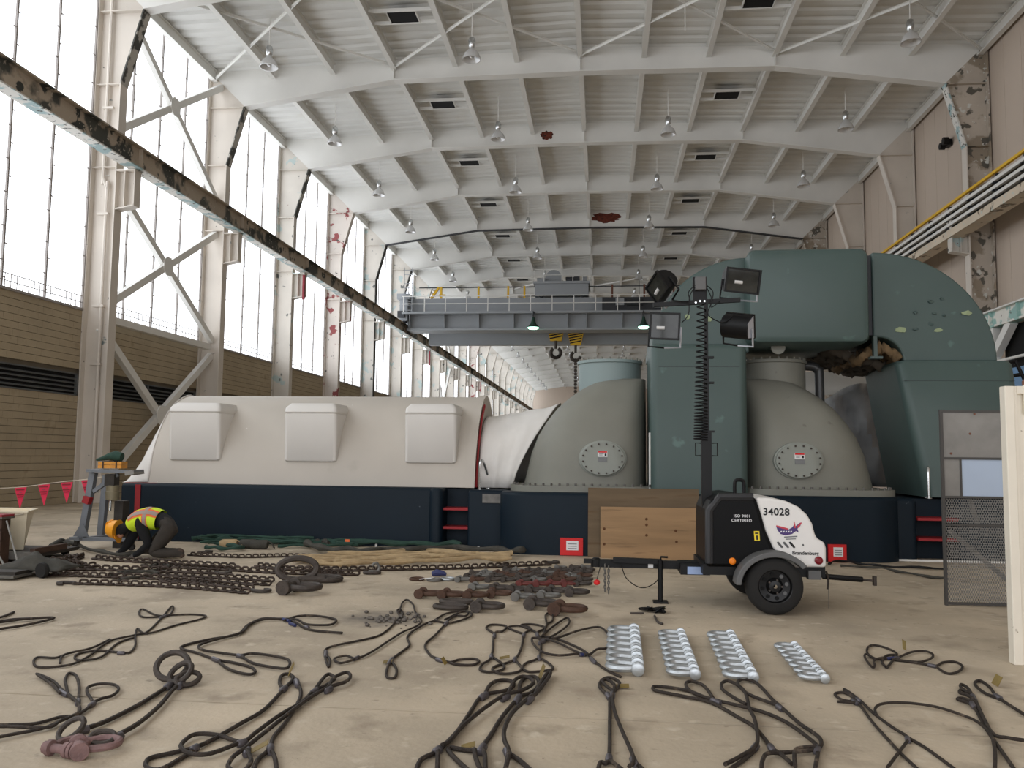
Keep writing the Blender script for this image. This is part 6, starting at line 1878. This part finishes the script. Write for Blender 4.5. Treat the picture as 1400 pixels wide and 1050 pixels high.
# ------------------------------------------------------------------ pallet cart with bin at the left edge
ct = thing('pallet_cart', 'low dark steel cart loaded with the white bin', 'cart', (-8.6, 11.6, 0))
MB().box(-9.9, -8.05, 11.55, 12.6, 0.07, 0.12).build('deck', 'cart', ct)
MB().box(-9.9, -8.05, 11.5, 11.56, 0.05, 0.15).build('edge_angle', 'iron_grey', ct)
MB().box(-8.12, -8.04, 11.56, 12.3, 0.12, 0.2).build('end_board', 'crate', ct)
for x, yy in ((-8.2, 11.62), (-8.2, 12.5), (-9.7, 11.62), (-9.7, 12.5)):
    MB().cyl((x, yy - .03, .06), (x, yy + .03, .06), .06, 12).build('wheel', 'rubber', ct, smooth=True)
bn = thing('plastic_bin', 'open white plastic bin standing on the pallet cart', 'bin', (-8.8, 12.2, 0.125))
def trap(d, z):
    return [(-9.9 + d, 11.88 + d, z), (-8.42 - d, 11.88 + d, z), (-8.74 - d, 12.50 - d, z), (-10.1 + d, 12.50 - d, z)]
rings = [trap(.09, .125), trap(.0, .68), trap(-.04, .68), trap(-.04, .70), trap(.02, .70), trap(.11, .15)]
MB().loft(rings, True, True).build('tub', 'bin', bn, smooth=True)
rg = MB().tube(smooth_path([(-9.6, 11.86, .60), (-9.0, 11.86, .60), (-8.46, 11.86, .66)], 4), .006, 5).build('tie_cord', 'string', bn)
ck = thing('wooden_crate', 'dark brown slatted crate with red lid edge beside the bin', 'crate', (-9.0, 11.3, 0))
x1c = W(9, 740, 11.4).x
MB().box(x1c - 0.9, x1c - .03, 11.32, 11.50, 0.0, W(5, 708, 11.4).z).build('body', 'crate', ck)
for i in range(4):
    z0 = .03 + i * .155
    MB().box(x1c - 0.9, x1c, 11.28, 11.33, z0, z0 + .12).build('slat', 'crate', ck)
ztop = W(5, 703, 11.4).z
MB().box(x1c - .92, x1c + .015, 11.26, 11.52, ztop - .06, ztop - .03).build('lid_edge', 'iron_grey', ck)
MB().box(x1c - .92, x1c + .01, 11.26, 11.52, ztop - .03, ztop).build('lid', 'brown_shell', ck)
hd = thing('hand_truck', 'dark hand truck with pale green handle bars lying by the crate', 'hand truck', W(20, 790, 11.0))
MB().tube([W(9, 712, 11.2), W(24, 768, 11.0)], .012, 6).build('handle_bar', 'gate', hd)
MB().tube([W(-6, 752, 10.9), W(10, 786, 10.7)], .014, 6).build('handle_bar', 'gate', hd)
pz = PZ(20, 788, .05)
MB().box(pz.x - .8, pz.x + .02, pz.y - .05, pz.y + .3, .03, .06).build('toe_plate', 'iron_grey', hd)
MB().box(pz.x - .8, pz.x + .0, pz.y, pz.y + .45, .06, .10).build('deck', 'cart', hd)
qw = PZ(50, 792, 0)
MB().lathe([(.045, -.03), (.09, -.03), (.10, 0), (.09, .03), (.045, .03)], 18, (qw.x, qw.y + .1, .10), (0.3, 1, 0)).build('wheel', 'rubber', hd, smooth=True)
def heap(u, v):
    return (pz.x - .55 + .95 * u, pz.y + .25 + .55 * v, .10 + .16 * math.sin(math.pi * u) * math.sin(math.pi * v) * (1 + wob(u * .8, v * .8, .5)))
sheet('folded_tarp', heap, 16, 12, 'sling_dark', 'dark crumpled tarp heaped on the hand truck', 'tarp', .02)

# ------------------------------------------------------------------ mesh gate and white door at the right
GY = 10.1
ga = thing('mesh_gate', 'tall grey steel gate panel with expanded mesh below and pale blue sheet', 'gate', (4.2, GY, 0))
def Gx(x, y): q = PY(x, y, GY); return q.x, q.z
xl, zt2 = Gx(1284, 560)
xr = Gx(1284, 560)[0] + 0.98
z1, z2, z3 = Gx(1300, 628)[1], Gx(1300, 681)[1], Gx(1300, 719)[1]
xm = Gx(1312, 650)[0]
MB().box(xl, xl + .03, GY - .02, GY + .02, 0.0, zt2).build('frame_stile', 'gate_dark', ga)
MB().box(xr - .03, xr, GY - .02, GY + .02, 0.0, zt2).build('frame_stile', 'gate_dark', ga)
for z in (0.01, z3, z2, z1, zt2 - .03):
    MB().box(xl + .03, xr - .03, GY - .018, GY + .018, z, z + .025).build('frame_rail', 'gate_dark', ga)
MB().box(xl + .03, xr - .03, GY - .004, GY + .004, z1 + .02, zt2 - .03).build('sheet_panel', 'gate', ga)
MB().box(xl + .03, xm, GY - .006, GY + .006, z2 + .02, z1).build('sheet_panel', 'gate', ga)
MB().box(xm, xm + .02, GY - .015, GY + .015, z2 + .02, z1).build('frame_stile', 'gate_dark', ga)
MB().box(xm + .02, xr - .03, GY - .004, GY + .004, z2 + .02, z1).build('blue_sheet', 'gate_blue', ga)
MB().bar((xl + .08, GY + .025, z3 - .05), (xr - .2, GY + .025, z3 - .68), .05, .012, (0, 1, 0)).build('diagonal_brace', 'gate', ga)
MB().bar((xl + .30, GY + .025, z2), (xl + .40, GY + .025, z3 - .02), .05, .012, (0, 1, 0)).build('diagonal_brace', 'gate', ga)
def mesh_panel(za, zb_):
    mb = MB()
    px_, pz_ = .026, .055
    w = xr - xl - .06
    for sgn in (1, -1):
        n0 = int((w / px_ + (zb_ - za) / pz_)) + 2
        for i in range(-2, n0):
            # line x = x0 + sgn * (z - za) * px/pz
            x0 = xl + .03 + i * px_ if sgn < 0 else xl + .03 + (i * px_) - (zb_ - za) * px_ / pz_
            k = sgn * px_ / pz_
            zs_, ze_ = za, zb_
            xa, xb = x0, x0 + k * (zb_ - za)
            lo, hi = xl + .03, xr - .03
            ta_, tb_ = 0.0, 1.0
            dxx = xb - xa
            if abs(dxx) < 1e-9: continue
            t1, t2 = sorted(((lo - xa) / dxx, (hi - xa) / dxx))
            ta_, tb_ = max(ta_, t1), min(tb_, t2)
            if tb_ - ta_ < 1e-3: continue
            mb.bar((xa + dxx * ta_, GY, za + (zb_ - za) * ta_), (xa + dxx * tb_, GY, za + (zb_ - za) * tb_), .007, .004, (0, 1, 0))
    return mb
mesh_panel(z3 + .025, z2).build('expanded_mesh', 'gate', ga, kind='stuff')
mesh_panel(.035, z3).build('expanded_mesh', 'gate', ga, kind='stuff')
for (x, y) in ((1332, 566), (1326, 593), (1300, 620)):
    q = Gx(x, y)
    MB().lathe([(.014, 0), (.012, .006)], 8, (q[0], GY - .004, q[1]), (0, -1, 0)).build('bolt', 'rust_post', ga)
DY = 7.30
dx0 = PY(1371, 528, DY).x
zd = PY(1371, 528, DY).z
dr_ = thing('steel_door', 'chipped white steel door leaf standing edge-on beside the mesh gate', 'door', (dx0 + .4, DY, 0))
MB().box(dx0 + .07, dx0 + 1.0, DY + .02, DY + .05, 0.02, zd - .01).build('leaf_sheet', 'door_white', dr_)
MB().box(dx0, dx0 + .075, DY - .03, DY + .07, 0.0, zd).build('edge_channel', 'door_white', dr_, bevel=.008)
MB().box(dx0 + .075, dx0 + .10, DY - .01, DY + .03, 0.01, zd).build('edge_lip', 'door_white', dr_)
MB().box(dx0 + .10, dx0 + 1.0, DY - .02, DY + .03, zd - .06, zd).build('top_rail', 'door_white', dr_)
MB().box(dx0 + .10, dx0 + 1.0, DY - .02, DY + .03, 0.0, .06).build('bottom_rail', 'door_white', dr_)
MB().cyl((dx0 + .17, DY - .01, zd - .22), (dx0 + .17, DY - .01, zd + .01), .022, 10).build('hinge_barrel', 'door_white', dr_)
MB().lathe([(.026, 0), (.026, .03), (.012, .045)], 10, (dx0 + .17, DY - .01, zd + .01)).build('hinge_pin', 'rust_post', dr_)
for z in (1.35, .62):
    MB().box(dx0 + .16, dx0 + .3, DY - .015, DY + .02, z, z + .04).build('latch_plate', 'iron_grey', dr_)

# ------------------------------------------------------------------ mezzanine beyond the duct at the right wall
mz = thing('mezzanine_frame', 'peeling white and green mezzanine beam with knee brace at the siding wall', 'mezzanine', (13.6, 29, 0))
MB().box(13.45, 13.50, 20, 33.2, 6.22, 6.72).build('beam_web', 'peel_green', mz)
MB().box(13.30, 13.65, 20, 33.2, 6.72, 6.77).build('top_flange', 'steel_white', mz)
MB().box(13.30, 13.65, 20, 33.2, 6.15, 6.22).build('bottom_flange', 'peel_green', mz)
for yy in (27.0, 29.0, 31.0):
    MB().box(13.34, 13.45, yy, yy + .05, 6.22, 6.72).build('stiffener', 'peel_green', mz)
MB().bar((13.48, 29.6, 6.2), (13.48, 30.9, 5.2), .3, .25, (1, 0, 0)).build('knee_brace', 'steel_white', mz)
MB().box(13.36, 13.60, 30.75, 31.0, 0, 6.15).build('post', 'steel_white', mz)
MB().box(13.36, 13.60, 21.0, 21.25, 0, 6.15).build('post', 'steel_white', mz)
MB().cyl((13.45, 21.2, 4.98), (13.45, 30.8, 4.98), .05, 8).build('rail_pipe', 'steel_white', mz)
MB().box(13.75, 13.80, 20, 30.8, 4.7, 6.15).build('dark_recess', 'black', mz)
MB().box(13.70, 13.82, 20, 30.8, 2.5, 4.7).build('blue_cladding', 'blue', mz)
sr = thing('stair_rail', 'black angled stair railing behind the white door', 'railing', W(1385, 540, 17))
for (a, b) in (((1377, 496), (1388, 493)), ((1388, 493), (1402, 522)), ((1380, 496), (1381, 560)), ((1377, 515), (1396, 512)), ((1402, 522), (1404, 600))):
    MB().tube([W(a[0], a[1], 17), W(b[0], b[1], 17)], .035, 8).build('rail_tube', 'black_steel', sr)
MB().tube([W(1381, 555, 17), Vector((W(1381, 555, 17).x, 17, 0))], .035, 8).build('rail_post', 'black_steel', sr)
MB().tube([W(1404, 595, 17), Vector((W(1404, 595, 17).x, 17, 0))], .035, 8).build('rail_post', 'black_steel', sr)
